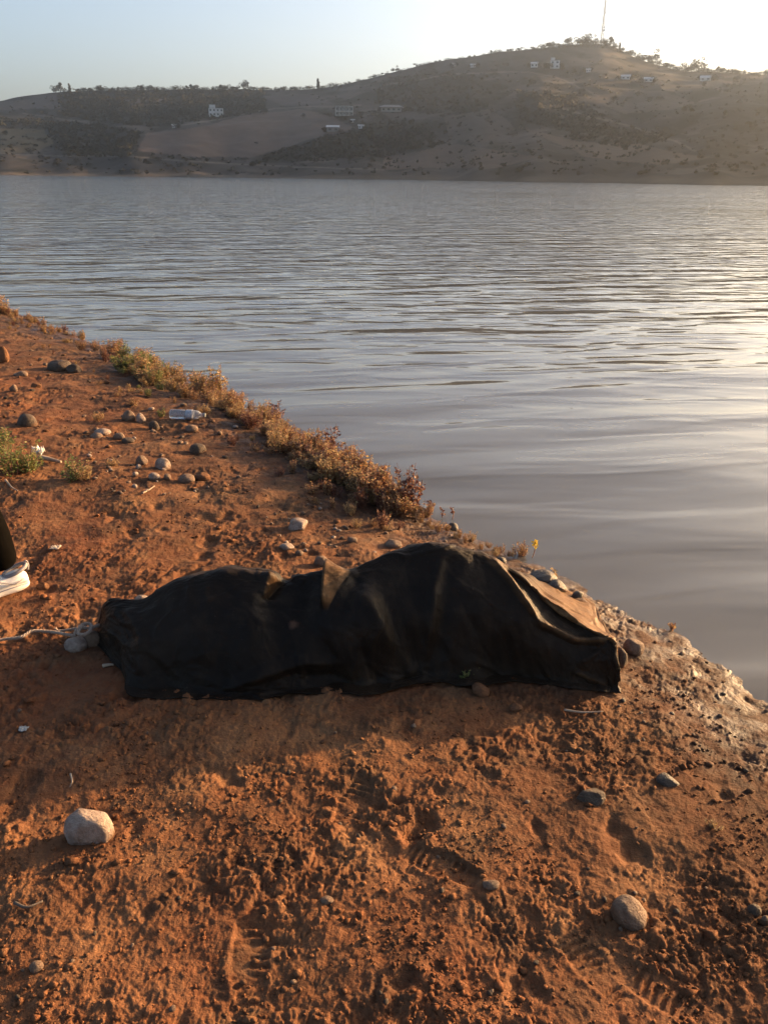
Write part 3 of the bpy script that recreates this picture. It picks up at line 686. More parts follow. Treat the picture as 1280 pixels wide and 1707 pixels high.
# centre x, centre y, width, height (photograph pixels), material, roundness, tilt, label
STONES = [
 (146, 1374, 84, 70, 'pale', .2, .1, 'large pale angular stone alone on the sunlit mud at lower left'),
 (1050, 1514, 70, 46, 'tan', .08, -.75, 'tan oval stone tilted in the mud at lower right'),
 (125, 1071, 40, 27, 'pale', .05, .1, 'smooth pale stone weighing down the rope by the dark sheet'),
 (153, 1062, 32, 32, 'tan', .05, 0, 'duller stone touching the left end of the dark sheet beside the rope'),
 (905, 965, 52, 26, 'wet', .05, .15, 'long wet dark stone at the waterline behind the dark sheet'),
 (926, 978, 42, 26, 'wet', .15, .3, 'second wet dark stone tucked against the long one behind the sheet'),
 (1034, 1094, 30, 38, 'dark', .2, .1, 'blocky brown stone touching the right corner of the dark sheet'),
 (1056, 1077, 36, 36, 'tan', .15, 0, 'dark brown rock just behind the blocky one by the sheet corner'),
 (962, 995, 20, 13, 'wet', .1, 0, 'small shiny pebble between the sheet and the water'),
 (755, 873, 20, 18, 'wet', .05, 0, 'round dark stone at the water edge below the last leafy plant'),
 (834, 931, 22, 17, 'wet', .1, 0, 'grey stone by the water between the plants and the small yellow flower'),
 (828, 912, 14, 9, 'wet', .1, 0, 'small dark stone poking out of the shallow water'),
 (495, 874, 40, 22, 'pale', .3, .2, 'flat pale slab lying behind the middle of the dark sheet'),
 (536, 932, 26, 20, 'tan', .05, 0, 'round tan stone just behind the fold of the dark sheet'),
 (478, 914, 26, 12, 'pale', .2, 0, 'low flat stone left of the round tan one behind the sheet'),
 (499, 922, 14, 10, 'tan', .1, 0, 'small round pebble between the low flat stone and the round tan one'),
 (656, 904, 32, 13, 'tan', .15, 0, 'flat brown stone behind the highest part of the dark sheet'),
 (587, 900, 18, 12, 'tan', .1, 0, 'small tan stone halfway between flat slab and flat brown stone'),
 (236, 996, 24, 11, 'pale', .1, 0, 'pale stone peeping out behind the left end of the dark sheet'),
 (45, 700, 33, 26, 'dark', .05, .1, 'dark round stone at the left edge above the green weeds'),
 (23, 648, 13, 17, 'tan', .2, 0, 'small upright tan stone near the left edge'),
 (98, 604, 40, 28, 'dark', .3, .1, 'biggest black jagged rock in the upper left of the bank'),
 (122, 612, 28, 17, 'dark', .3, 0, 'smaller black rock touching the right of the biggest black one'),
 (4, 590, 24, 34, 'red', .2, 0, 'orange lump of earth at the left edge of the frame'),
 (33, 620, 24, 11, 'tan', .2, 0, 'flat reddish stone left of the black rocks'),
 (60, 641, 18, 13, 'red', .2, 0, 'brown clod between the flat reddish stone and the dark round one'),
 (271, 769, 27, 26, 'pale', .15, .2, 'pale barrel shaped stone in the middle stone cluster'),
 (236, 765, 20, 20, 'tan', .15, 0, 'brownish stone left of the pale barrel shaped one'),
 (310, 795, 30, 17, 'tan', .05, .1, 'oval tan stone right of the pale barrel shaped one'),
 (336, 791, 28, 17, 'red', .2, 0, 'reddish earth covered stone right of the oval tan one'),
 (257, 795, 20, 14, 'pale', .05, 0, 'smooth grey cobble below the pale barrel shaped stone'),
 (279, 795, 14, 12, 'tan', .1, 0, 'small cobble between the smooth grey one and the oval tan one'),
 (329, 743, 30, 19, 'dark', .1, 0, 'dark domed stone with a lit right rim'),
 (214, 693, 22, 22, 'tan', .1, 0, 'left stone of the touching pair left of the plastic bottle'),
 (234, 695, 18, 20, 'pale', .1, 0, 'right stone of the touching pair left of the plastic bottle'),
 (256, 703, 18, 20, 'dark', .1, 0, 'dark upright stone between the touching pair and the bottle'),
 (170, 717, 30, 12, 'pale', .1, 0, 'long flat pale stone at the left of the upper stone cluster'),
 (160, 722, 22, 10, 'tan', .1, 0, 'flat tan stone under the long flat pale one'),
 (198, 722, 20, 12, 'tan', .1, 0, 'small flat stone below the touching pair'),
 (212, 727, 22, 11, 'dark', .1, 0, 'grey stone below and right of the small flat one'),
 (318, 713, 24, 15, 'tan', .1, 0, 'rounded brown stone just below the plastic bottle'),
 (1257, 1516, 26, 22, 'dark', .1, .2, 'dark stone by the right edge at lower right'),
 (1275, 1534, 16, 16, 'tan', .1, 0, 'tan stone cut by the right edge below the dark one'),
 (985, 1328, 54, 24, 'dark', .3, .15, 'broad flat dark clod in the wet mud on the right'),
 (818, 1478, 28, 14, 'tan', .2, 0, 'small half buried tan stone below the middle of the frame'),
 (1114, 1299, 38, 18, 'wet', .25, 0, 'shiny wet lump at the right of the mud below the shore'),
 (60, 1611, 24, 17, 'tan', .05, 0, 'round tan pebble near the lower left corner'),
 (545, 1498, 24, 15, 'tan', .25, 0, 'light tan clod near the centre of the lower mud'),
 (800, 1149, 34, 24, 'red', .3, 0, 'powdery clod in front of the dark sheet under its peak'),
 (860, 1180, 24, 14, 'red', .3, 0, 'small clod in the shade edge in front of the sheet'),
 (70, 972, 22, 16, 'red', .25, 0, 'round orange clod just right of the shoe heel'),
 (440, 1512, 18, 12, 'red', .3, 0, 'small red clod beside the boot print in the lower middle'),
]
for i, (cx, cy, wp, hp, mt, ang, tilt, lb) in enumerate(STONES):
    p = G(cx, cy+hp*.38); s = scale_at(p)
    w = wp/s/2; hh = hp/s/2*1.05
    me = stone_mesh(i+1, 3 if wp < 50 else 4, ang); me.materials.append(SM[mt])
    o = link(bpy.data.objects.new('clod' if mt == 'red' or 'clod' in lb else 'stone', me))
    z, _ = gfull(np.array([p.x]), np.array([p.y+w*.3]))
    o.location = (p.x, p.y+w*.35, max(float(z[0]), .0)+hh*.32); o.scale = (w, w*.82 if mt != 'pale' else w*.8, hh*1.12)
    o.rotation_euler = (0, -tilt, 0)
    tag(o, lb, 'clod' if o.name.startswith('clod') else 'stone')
PEB = [stone_mesh(100+k, 2, .15) for k in range(6)]
rnd = random.Random(21)
PW = {'tan': 'tan', 'pale': 'pale', 'dark': 'dark', 'red': 'reddish', 'wet': 'shiny'}
def pebble_region(x0, x1, y0, y1, n, label, group, mats, lo, hi, name='pebble'):
    k = 0; tries = 0
    while k < n and tries < 4000:
        tries += 1
        px, py = rnd.uniform(x0, x1), rnd.uniform(y0, y1); p = G(px, py)
        sv = float(shore(np.array([p.x]), np.array([p.y]))[0])
        if sv < (-.06 if 'water' in label else .05): continue
        if 170 < px < 1030 and 925 < py < 1165: continue
        r = rnd.uniform(lo, hi)/2/scale_at(p); mk = rnd.choice(mats)
        me = PEB[rnd.randrange(6)]
        o = bpy.data.objects.new(name, me); link(o)
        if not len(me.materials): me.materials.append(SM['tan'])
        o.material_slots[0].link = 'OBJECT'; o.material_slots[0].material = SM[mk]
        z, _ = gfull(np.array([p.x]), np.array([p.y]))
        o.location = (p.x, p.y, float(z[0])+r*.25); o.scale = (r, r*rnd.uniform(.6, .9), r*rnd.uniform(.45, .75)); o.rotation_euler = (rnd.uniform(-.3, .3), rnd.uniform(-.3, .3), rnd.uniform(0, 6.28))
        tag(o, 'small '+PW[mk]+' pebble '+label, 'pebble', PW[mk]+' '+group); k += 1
pebble_region(140, 400, 680, 830, 75, 'strewn around the stone clusters left of the bottle', 'pebbles around the upper stone clusters', ['tan', 'pale', 'dark', 'tan'], 5, 13)
pebble_region(0, 200, 560, 700, 22, 'on the upper left bank above the stone clusters', 'pebbles on the upper left bank', ['tan', 'red', 'dark'], 4, 10)
pebble_region(430, 800, 840, 940, 45, 'lying behind the dark sheet', 'pebbles behind the sheet', ['tan', 'pale', 'dark'], 4, 11)
pebble_region(940, 1280, 985, 1260, 36, 'along the water edge right of the sheet', 'wet pebbles along the right shore', ['wet', 'tan', 'red', 'tan'], 4, 11)
for x0, x1, y0, y1, n, w in [(0, 330, 1180, 1420, 9, 'around the large pale stone'), (0, 420, 1430, 1700, 13, 'in the lower left mud'), (340, 760, 1190, 1440, 10, 'in the mud below the middle of the sheet'), (430, 860, 1450, 1700, 12, 'in the mud at the bottom centre'),
                             (770, 1280, 1200, 1430, 10, 'in the churned mud below the right end of the sheet'), (870, 1280, 1440, 1700, 12, 'around the tan oval stone at lower right')]:
    pebble_region(x0, x1, y0, y1, n, w, 'pebbles '+w, ['tan', 'red', 'dark', 'tan'], 6, 14)

# ------------------------------------------------------------------ dark sheet draped over a long mound
# stations: hem pixel, ridge pixel, distance of the ridge behind the hem, back hem (distance behind ridge, or a pixel)
ST = [((163, 1078), (166, 1040), .10, .10),
      ((206, 1118), (182, 1000), .20, .12),
      ((214, 1157), (245, 994), .28, .20),
      ((300, 1162), (305, 968), .30, .24),
      ((370, 1166), (365, 955), .31, .26),
      ((440, 1163), (430, 955), .30, .26),
      ((500, 1157), (478, 962), .29, .26),
      ((560, 1158), (530, 956), .29, .26),
      ((620, 1157), (580, 947), .28, .27),
      ((680, 1140), (640, 929), .27, .28),
      ((740, 1138), (700, 917), .27, .28),
      ((790, 1141), (755, 915), .27, .28),
      ((850, 1137), (800, 926), .26, .27),
      ((905, 1140), (860, 956), .24, (886, 962)),
      ((950, 1146), (915, 1002), .19, (940, 986)),
      ((990, 1150), (968, 1039), .13, (985, 1005)),
      ((1018, 1153), (1003, 1058), .09, (1003, 1036)),
      ((1030, 1153), (1020, 1072), .05, (1021, 1068)),
          ((1032, 1154), (1027, 1122), .02, (1028, 1112))]
def facet(x, y, seed):          # linear interpolation on a triangle lattice: flat facets meeting in straight creases
    sx = x+(x+y)*.366; sy = y+(x+y)*.366; i = np.floor(sx); j = np.floor(sy); a = sx-i; b = sy-j
    h00 = _h(i, j, seed); h11 = _h(i+1, j+1, seed); h10 = _h(i+1, j, seed); h01 = _h(i, j+1, seed)
    return np.where(a > b, h00+(h10-h00)*a+(h11-h10)*b, h00+(h11-h01)*a+(h01-h00)*b)-.5
def build_sheet():
    rows = []
    for si, ((hx, hy), (rx, ry), dy, bk) in enumerate(ST):
        h = G(hx, hy); d = pray(rx, ry); t = (h.y+dy)/d.y; r = Vector((d.x*t, d.y*t, CAMH+d.z*t))
        if isinstance(bk, tuple): b = G(*bk); b.y = max(b.y, r.y+.02)
        else: b = Vector((r.x+.03, r.y+bk, gsc(r.x, r.y+bk)))
        hgt = (r.z-h.z)*(.35 if si < 3 else .8 if si < 8 else 1)
        m1 = h.lerp(r, .10)+Vector((0, .015, -.02*min(1, hgt*3)))
        m2 = h.lerp(r, .5)+Vector((0, -.05, .045))*min(1, hgt/.3)
        m3 = h.lerp(r, .84)+Vector((0, -.028, .045))*min(1, hgt/.3)
        m4 = r.lerp(b, .5)+(Vector((0, .02, .05*min(1, hgt/.3))) if not isinstance(bk, tuple) else Vector((0, 0, -.012)))
        rows.append([h-Vector((0, 0, .006)), m1, m2, m3, r, m4, b-Vector((0, 0, .01))])
    A = np.array([[list(q) for q in rw] for rw in rows])           # stations x 7 x 3
    def resample(A, n, axis):
        A = np.moveaxis(A, axis, 0); k = A.shape[0]; t = np.linspace(0, k-1, n); i = np.clip(t.astype(int), 0, k-2); f = (t-i).reshape((-1,)+(1,)*(A.ndim-1))
        P = np.concatenate([2*A[:1]-A[1:2], A, 2*A[-1:]-A[-2:-1]], 0)
        p0, p1, p2, p3 = P[i], P[i+1], P[i+2], P[i+3]
        o = .5*((2*p1)+(-p0+p2)*f+(2*p0-5*p1+4*p2-p3)*f*f+(-p0+3*p1-3*p2+p3)*f**3)
        return np.moveaxis(o, 0, axis)
    B = resample(resample(A, 620, 0), 300, 1)
    X, Y, Z = B[..., 0], B[..., 1], B[..., 2]
    def normals(B):
        du = np.gradient(B, axis=0); dv = np.gradient(B, axis=1); n = np.cross(du, dv); n /= np.linalg.norm(n, axis=-1, keepdims=True)+1e-9
        return n*np.sign(n[..., 2:3]+.2) if False else n
    n = normals(B); 
    if n[300, 150, 2] < 0: n = -n
    px, py = project(X, Y, Z)
    nu, nv = X.shape; u = np.linspace(0, 1, nu)[:, None]+np.zeros((1, nv)); v = np.linspace(0, 1, nv)[None]+np.zeros((nu, 1))
    ends = sstep(0, .06, u)*sstep(1, .95, u)
    hemk = sstep(.62, .05, v)
    d = .010*ridged(u*17+.8*v+.6*perlin(u*6, v*3, 301), v*1.6, 2, 303)*hemk*sstep(.0, .1, v)
    d += .006*fbm(u*8+1.2*v, v*3.0, 3, 311)*ends
    wu = u+.012*perlin(u*14, v*5, 361); wv = v+.03*perlin(u*9, v*5, 362)
    d += (.032*facet(wu*9+wv*1.3, wv*2.6-wu*2, 371)+.017*facet(wu*19-wv*2, wv*5+wu*3, 372)+.006*facet(wu*38, wv*9+wu*7, 373))*ends
    d += .0045*ridged(u*11-2.2*v, v*4+u*5, 2, 312)*ends*(.4+.6*sstep(-.2, .3, perlin(u*5, v*3, 313)))
    d += .004*ridged(u*22+5*v, v*7-u*9, 2, 315)*ends*sstep(-.1, .3, perlin(u*9, v*4, 316))
    d += .0016*fbm(u*90, v*45, 3, 321)
    sun_paint = np.zeros(px.shape)  # sunlight painted into the colour of crease crests and fold slopes
    for sc_, am, sd_ in ((7, .0055, 341), (13, .0035, 342), (24, .0018, 343)):
        q = perlin(u*sc_+v*2.2+.25*perlin(u*20, v*8, sd_+9), v*sc_*.42-u*2, sd_); d += am*np.clip(1-np.abs(q)*7, 0, 1)**1.3*ends*sstep(-.15, .25, perlin(u*6+sd_, v*3, sd_+3))
    def crease(pl, w, amp, sharp=False, taper=True):
        best = np.full(px.shape, 1e9); L = 0; along = np.zeros(px.shape)
        seg = [math.hypot(b[0]-a[0], b[1]-a[1]) for a, b in zip(pl[:-1], pl[1:])]; T = sum(seg)
        for (a, b), l in zip(zip(pl[:-1], pl[1:]), seg):
            dx, dy = b[0]-a[0], b[1]-a[1]; t = np.clip(((px-a[0])*dx+(py-a[1])*dy)/(l*l), 0, 1)
            dd = np.hypot(px-a[0]-t*dx, py-a[1]-t*dy); mk = dd < best; best = np.where(mk, dd, best); along = np.where(mk, (L+t*l)/T, along); L += l
        e = sstep(0, .12, along)*sstep(1, .88, along) if taper else 1
        prof = np.exp(-(best/w)**2) if not sharp else np.clip(1-best/(w*1.6), 0, 1)
        if sharp: sun_paint[...] = np.maximum(sun_paint, sstep(.35, .95, prof*(.35+.65*e))*(v < .8)*min(1, amp/.02)*(.55+.45*sstep(-.3, .3, perlin(u*60, v*40, 391))))
        return amp*prof*(.35+.65*e)*(v < .8)
    def fold(a, b, wl, wr, amp, dust=1.0):      # a crest with a steep left side and a slope on its right, coloured paler as if sunlit
        dx, dy = b[0]-a[0], b[1]-a[1]; l = math.hypot(dx, dy); t = ((px-a[0])*dx+(py-a[1])*dy)/(l*l); sd_ = ((px-a[0])*dy-(py-a[1])*dx)/l*(1 if dy > 0 else -1)
        tt = np.clip(t, 0, 1); wr_ = wr*(1.05-.8*tt); e = sstep(-.12, .04, t)*sstep(1.15, .8, t)
        prof = np.where(sd_ < 0, np.clip(1+sd_/wl, 0, 1), np.clip(1-sd_/wr_, 0, 1))
        sun_paint[...] = np.maximum(sun_paint, dust*e*(sd_ > -1)*sstep(wr_*1.02, wr_*.9, sd_)*(v < .8)*(.7+.3*sstep(-.3, .3, perlin(u*60, v*40, 391))))
        return amp*prof*e*(v < .8)
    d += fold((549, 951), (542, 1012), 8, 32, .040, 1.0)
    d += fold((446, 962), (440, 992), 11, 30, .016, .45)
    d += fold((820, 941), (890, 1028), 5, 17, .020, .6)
    d += crease([(598, 958), (585, 985), (566, 1030)], 14, -.016)
    d += crease([(520, 958), (505, 985), (500, 1020)], 18, -.014)
    d += crease([(486, 956), (466, 972), (446, 996)], 9, -.030)
    d += crease([(425, 958), (455, 968), (470, 964)], 6, .007)
    d += crease([(452, 1000), (455, 1060), (470, 1100)], 26, -.018)
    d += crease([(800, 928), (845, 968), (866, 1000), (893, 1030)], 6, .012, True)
    d += crease([(820, 925), (870, 975), (915, 1020)], 13, -.012)
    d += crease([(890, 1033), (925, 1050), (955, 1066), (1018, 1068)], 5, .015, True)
    d += crease([(890, 1048), (930, 1066), (955, 1082), (1010, 1085)], 11, -.012)
    d += crease([(965, 1100), (990, 1090), (1015, 1076)], 5, .008)
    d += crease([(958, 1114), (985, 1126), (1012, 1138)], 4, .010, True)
    d += crease([(738, 925), (724, 985), (716, 1050), (706, 1105)], 8, .012)
    d += crease([(752, 925), (742, 1000), (730, 1100)], 14, -.010)
    d += crease([(600, 985), (640, 1060), (690, 1130)], 16, .014)
    d += crease([(570, 1020), (600, 1080), (640, 1145)], 16, -.014)
    d += crease([(380, 1146), (440, 1120), (510, 1100), (556, 1108)], 9, .018)
    d += crease([(500, 1125), (560, 1130), (600, 1150)], 14, -.022)
    d += crease([(260, 1010), (330, 1050), (420, 1060)], 22, -.012)
    d += crease([(215, 1010), (240, 1060), (235, 1130)], 12, .014)
    d += crease([(880, 975), (930, 1000), (975, 1022)], 5, -.008)
    B = B+n*d[..., None]
    hk = sstep(.16, .0, v)*ends; B[..., 1] += hk*(.022*fbm(u*9, v*0, 3, 351)-.012); B[..., 0] += hk*.012*perlin(u*14, v*0, 355)
    gz = gbase(B[..., 0], B[..., 1]); edge = sstep(.03, .0, v)+sstep(.97, 1, v)
    B[..., 2] = np.maximum(B[..., 2], gz+.003+.012*edge*np.abs(perlin(u*26, v*0, 331)))
    me = grid_mesh('dark_sheet', B[..., 0], B[..., 1], B[..., 2])
    set_attr(me, 'dusty_lit', np.clip(sstep(.70, .80, u)*sstep(.50, .60, v)+sun_paint*.9, 0, 1))  # painted sunlight on folds and right end, the latter also khaki dust
    set_attr(me, 'veil_brown', sstep(.42, .85, u+.12*perlin(u*4, v*2, 381)))  # browner to the right: the warm light veil put into the colour
    m, nt, b = mat('dark_cloth'); tc = N(nt, 'ShaderNodeTexCoord'); pos = tc.outputs['Object']
    c = ramp(nt, noise(nt, pos, 2.4, 5, .6), [(.35, (.0066, .0045, .0032)), (.7, (.0135, .0090, .0058))])
    fa = N(nt, 'ShaderNodeAttribute', attribute_name='veil_brown'); c = mixc(nt, mathn(nt, 'MULTIPLY', fa.outputs['Fac'], mrange(nt, noise(nt, pos, 5, 5, .65), .3, .7, .5, 1)), c, (.021, .0125, .0070))
    dust = mrange(nt, noise(nt, pos, 9, 6, .7), .50, .74, 0, .45); c = mixc(nt, dust, c, (.042, .028, .017))
    at = N(nt, 'ShaderNodeAttribute', attribute_name='dusty_lit'); c = mixc(nt, mathn(nt, 'MULTIPLY', at.outputs['Fac'], mrange(nt, noise(nt, pos, 14, 5, .7), .3, .65, .35, 1)), c, (.150, .078, .032))
    spk = mrange(nt, noise(nt, pos, 150, 2, .6), .70, .76, 0, .5); c = mixc(nt, spk, c, (.10, .07, .05))
    # clay smear on the middle of the sheet
    sp = N(nt, 'ShaderNodeVectorMath', operation='DISTANCE'); nt.links.new(pos, sp.inputs[0])
    kk = int(np.argmin(np.hypot(px-490, py-1042).ravel())); sp.inputs[1].default_value = tuple(B.reshape(-1, 3)[kk])
    sm = mrange(nt, mathn(nt, 'ADD', sp.outputs['Value'], mathn(nt, 'MULTIPLY', noise(nt, pos, 60, 3), .02)), .030, .018, 0, .75); c = mixc(nt, sm, c, (.085, .045, .028))
    nt.links.new(c, b.inputs['Base Color']); b.inputs['Roughness'].default_value = .50; b.inputs['Specular IOR Level'].default_value = .10
    b.inputs['Sheen Weight'].default_value = .02; b.inputs['Sheen Roughness'].default_value = .5; b.inputs['Sheen Tint'].default_value = (.9, .6, .4, 1)
    bn = N(nt, 'ShaderNodeBump'); bn.inputs['Distance'].default_value = .0012
    nt.links.new(mathn(nt, 'ADD', noise(nt, pos, 260, 3, .6), mathn(nt, 'MULTIPLY', noise(nt, pos, 40, 4, .6), 2.2)), bn.inputs['Height']); nt.links.new(bn.outputs[0], b.inputs['Normal'])
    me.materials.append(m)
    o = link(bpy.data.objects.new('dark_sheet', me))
    sl = o.modifiers.new('s', 'SOLIDIFY'); sl.thickness = .003; sl.offset = -1
    tag(o, 'large brownish black sheet draped over a long mound at the lake shore', 'sheet')
build_sheet()

# ------------------------------------------------------------------ rope, string, sticks
M_rope = simple('pale_rope', (.27, .20, .15), .9, .3, 60, .002)
def spline(pts, n=60):
    P = [Vector(p) for p in pts]; P = [2*P[0]-P[1]]+P+[2*P[-1]-P[-2]]; out = []
    m = len(P)-3
    for k in range(n+1):
        t = k/n*m; i = min(int(t), m-1); f = t-i; a, b, c, d = P[i:i+4]
        out.append(.5*((2*b)+(c-a)*f+(2*a-5*b+4*c-d)*f*f+(3*b-a-3*c+d)*f**3))
    return out
def rope_strands(b, path, R, rs, n=3, pitch=.035):
    L = 0; pts = [[] for _ in range(n)]
    for i, p in enumerate(path):
        t = (path[min(i+1, len(path)-1)]-path[max(i-1, 0)]).normalized(); a = t.cross(Vector((0, 0, 1))); a = a.normalized() if a.length > .01 else Vector((1, 0, 0)); c = a.cross(t)
        if i: L += (p-path[i-1]).length
        for k in range(n):
            th = L/pitch*2*math.pi+k*2*math.pi/n; pts[k].append(p+a*math.cos(th)*R+c*math.sin(th)*R)
    for q in pts: b.tube(q, rs, 6)
def gp(px, py, dz): 
    p = G(px, py, dz); z, _ = gfull(np.array([p.x]), np.array([p.y])); q = at_z(px, py, float(z[0])+dz); return q
e = empty('rope', gp(140, 1050, .0), 0, 'pale rope tied in a loose knot around two stones left of the sheet', 'rope')
off = e.location.copy()
def ropepart(name, pts, R, rs, n=140):
    b = MB(); rope_strands(b, [q-off for q in spline(pts, n)], R, rs); o = b.build(name, M_rope, e, True); return o
ropepart('rope_tail', [gp(-30, 1072, .012), gp(5, 1066, .014), gp(35, 1062, .02), gp(55, 1052, .03), gp(85, 1053, .03), gp(112, 1058, .035), gp(124, 1060, .045)], .0031, .0031)
ropepart('rope_tail', [gp(92, 1047, .012), gp(98, 1052, .014), gp(115, 1050, .022), gp(132, 1047, .035), gp(144, 1044, .05)], .0029, .0029)
ropepart('knot', [gp(124, 1060, .06), gp(130, 1048, .07), gp(142, 1040, .075), gp(152, 1042, .07), gp(150, 1052, .07), gp(140, 1058, .075), gp(131, 1056, .075), gp(136, 1046, .08), gp(148, 1047, .07), gp(170, 1041, .06), gp(186, 1038, .06)], .0034, .0034, 220)
M_stick = simple('dry_stick', (.30, .22, .15), .9, .3, 20, .002)
def stick(pts, r, label, mt=M_stick, name='stick', cat='stick'):
    b = MB(); q = spline([gp(*a) for a in pts], 14); o0 = q[0].copy(); b.tube([p-o0 for p in q], [r*(1-.5*i/14) for i in range(15)], 7); o = b.build(name, mt, None, True); o.location = o0; return tag(o, label, cat)
stick([(66, 762, .02), (82, 765, .02), (102, 770, .02)], .018, 'thick pale stick lying right of the white rag by the green weeds')
stick([(238, 822, .005), (248, 817, .008), (258, 810, .006)], .005, 'thin dry stalk on the smooth orange earth below the stone cluster')
stick([(10, 800, .01), (20, 812, .01), (30, 818, .01)], .006, 'thin grey twig under the green weeds at the left edge')
stick([(940, 1183, .006), (970, 1187, .008), (1005, 1186, .006)], .004, 'short wet twig on the mud in front of the sheet corner')
stick([(25, 1505, .004), (45, 1512, .012), (72, 1502, .006)], .004, 'thin dark twig on the mud below the large pale stone', simple('dark_twig', (.08, .06, .045), .9, .2, 20))
stick([(172, 1110, .006), (182, 1108, .008), (190, 1108, .006)], .007, 'pale splinter on the shaded ground left of the sheet')
stick([(118, 1290, .005), (121, 1302, .02), (117, 1312, .006)], .003, 'short upright straw above the large pale stone')
stick([(566, 945, .36), (573, 950, .35), (581, 957, .33)], .002, 'bit of dry straw on the fold of the dark sheet')
def scrap(px, py, w, h, label, name='rag', cat='rag', color=(.7, .68, .64), seed=1, lift=.02):
    p = gp(px, py, 0); s = scale_at(p); n = 26
    uu, vv = np.meshgrid(np.linspace(-1, 1, n), np.linspace(-1, 1, n))
    r = 1+.25*perlin(uu*1.6+seed, vv*1.6, seed)
    X = uu*w/2/s*r; Y = vv*w/2/s*.8*r; Z = lift+h/s*.55*np.abs(fbm(uu*1.9+seed, vv*1.9, 3, seed+3))*2
    me = grid_mesh(name, X, Y, Z); me.materials.append(simple('scrap_'+name, color, .7, .1, 20)); o = link(bpy.data.objects.new(name, me)); o.location = p; o.modifiers.new('s', 'SOLIDIFY').thickness = .002
    return tag(o, label, cat)
scrap(66, 762, 16, 26, 'crumpled white rag beside the green weeds at the left', seed=4)
scrap(40, 1217, 14, 6, 'tiny white paper scrap on the shaded ground at the left', 'paper_scrap', 'scrap', (.4, .38, .35), seed=6, lift=.004)
scrap(93, 914, 15, 5, 'pale flat flake on the orange earth above the shoe', 'paper_scrap', 'scrap', (.5, .4, .3), 8, .004)

# ------------------------------------------------------------------ plastic bottle
def bottle():
    p = gp(314, 699, 0); s = scale_at(p); L = 60/s; r = 8.2/s
    e = empty('plastic_bottle', p, 0, 'clear crumpled plastic bottle with a pale label lying on its side among stones', 'bottle')
    prof = [(0, .55), (.01, .85), (.05, 1), (.10, .93), (.14, 1), (.2, .95), (.24, 1), (.42, 1.0), (.455, .9), (.47, 1.02), (.66, 1.02), (.76, .92), (.84, .62), (.89, .36), (.92, .34), (.94, .42), (.95, .34), (.955, .3)]
    def lathe(prof, n=28, k=1.0, dent=True):
        V = []; Fc = []
        for i, (t, q) in enumerate(prof):
            for j in range(n):
                a = 2*math.pi*j/n; rr = r*q*k*(1-(.10*max(0, math.sin(a*2+t*9)) if dent and .1 < t < .8 else 0))
                V.append((t*L-L/2, math.cos(a)*rr, r+math.sin(a)*rr))
        for i in range(len(prof)-1):
            for j in range(n): j2 = (j+1) % n; Fc.append((i*n+j, i*n+j2, (i+1)*n+j2, (i+1)*n+j))
        Fc.append(tuple(range(n))[::-1]); Fc.append(tuple((len(prof)-1)*n+j for j in range(n))); return V, Fc
    m, nt, b = mat('clear_plastic'); b.inputs['Base Color'].default_value = (.55, .57, .60, 1); b.inputs['Roughness'].default_value = .22; b.inputs['Transmission Weight'].default_value = .75; b.inputs['IOR'].default_value = 1.4
    V, Fc = lathe(prof); me = pymesh('bottle_body', V, Fc, True); me.materials.append(m); link(bpy.data.objects.new('bottle_body', me), e)
    V, Fc = lathe([(.475, 1.05), (.48, 1.06), (.65, 1.06), (.655, 1.05)], dent=True); me = pymesh('label_band', V, Fc, True); me.materials.append(simple('label_film', (.30, .31, .34), .45, .35, 60)); link(bpy.data.objects.new('label_band', me), e)
    V, Fc = lathe([(.957, .40), (.96, .44), (.995, .44), (1.0, .40)], dent=False); me = pymesh('cap', V, Fc, False); me.materials.append(simple('cap_plastic', (.12, .13, .13), .4, .1)); link(bpy.data.objects.new('cap', me), e)
    e.rotation_euler = (0, 0, R_(-4))
bottle()

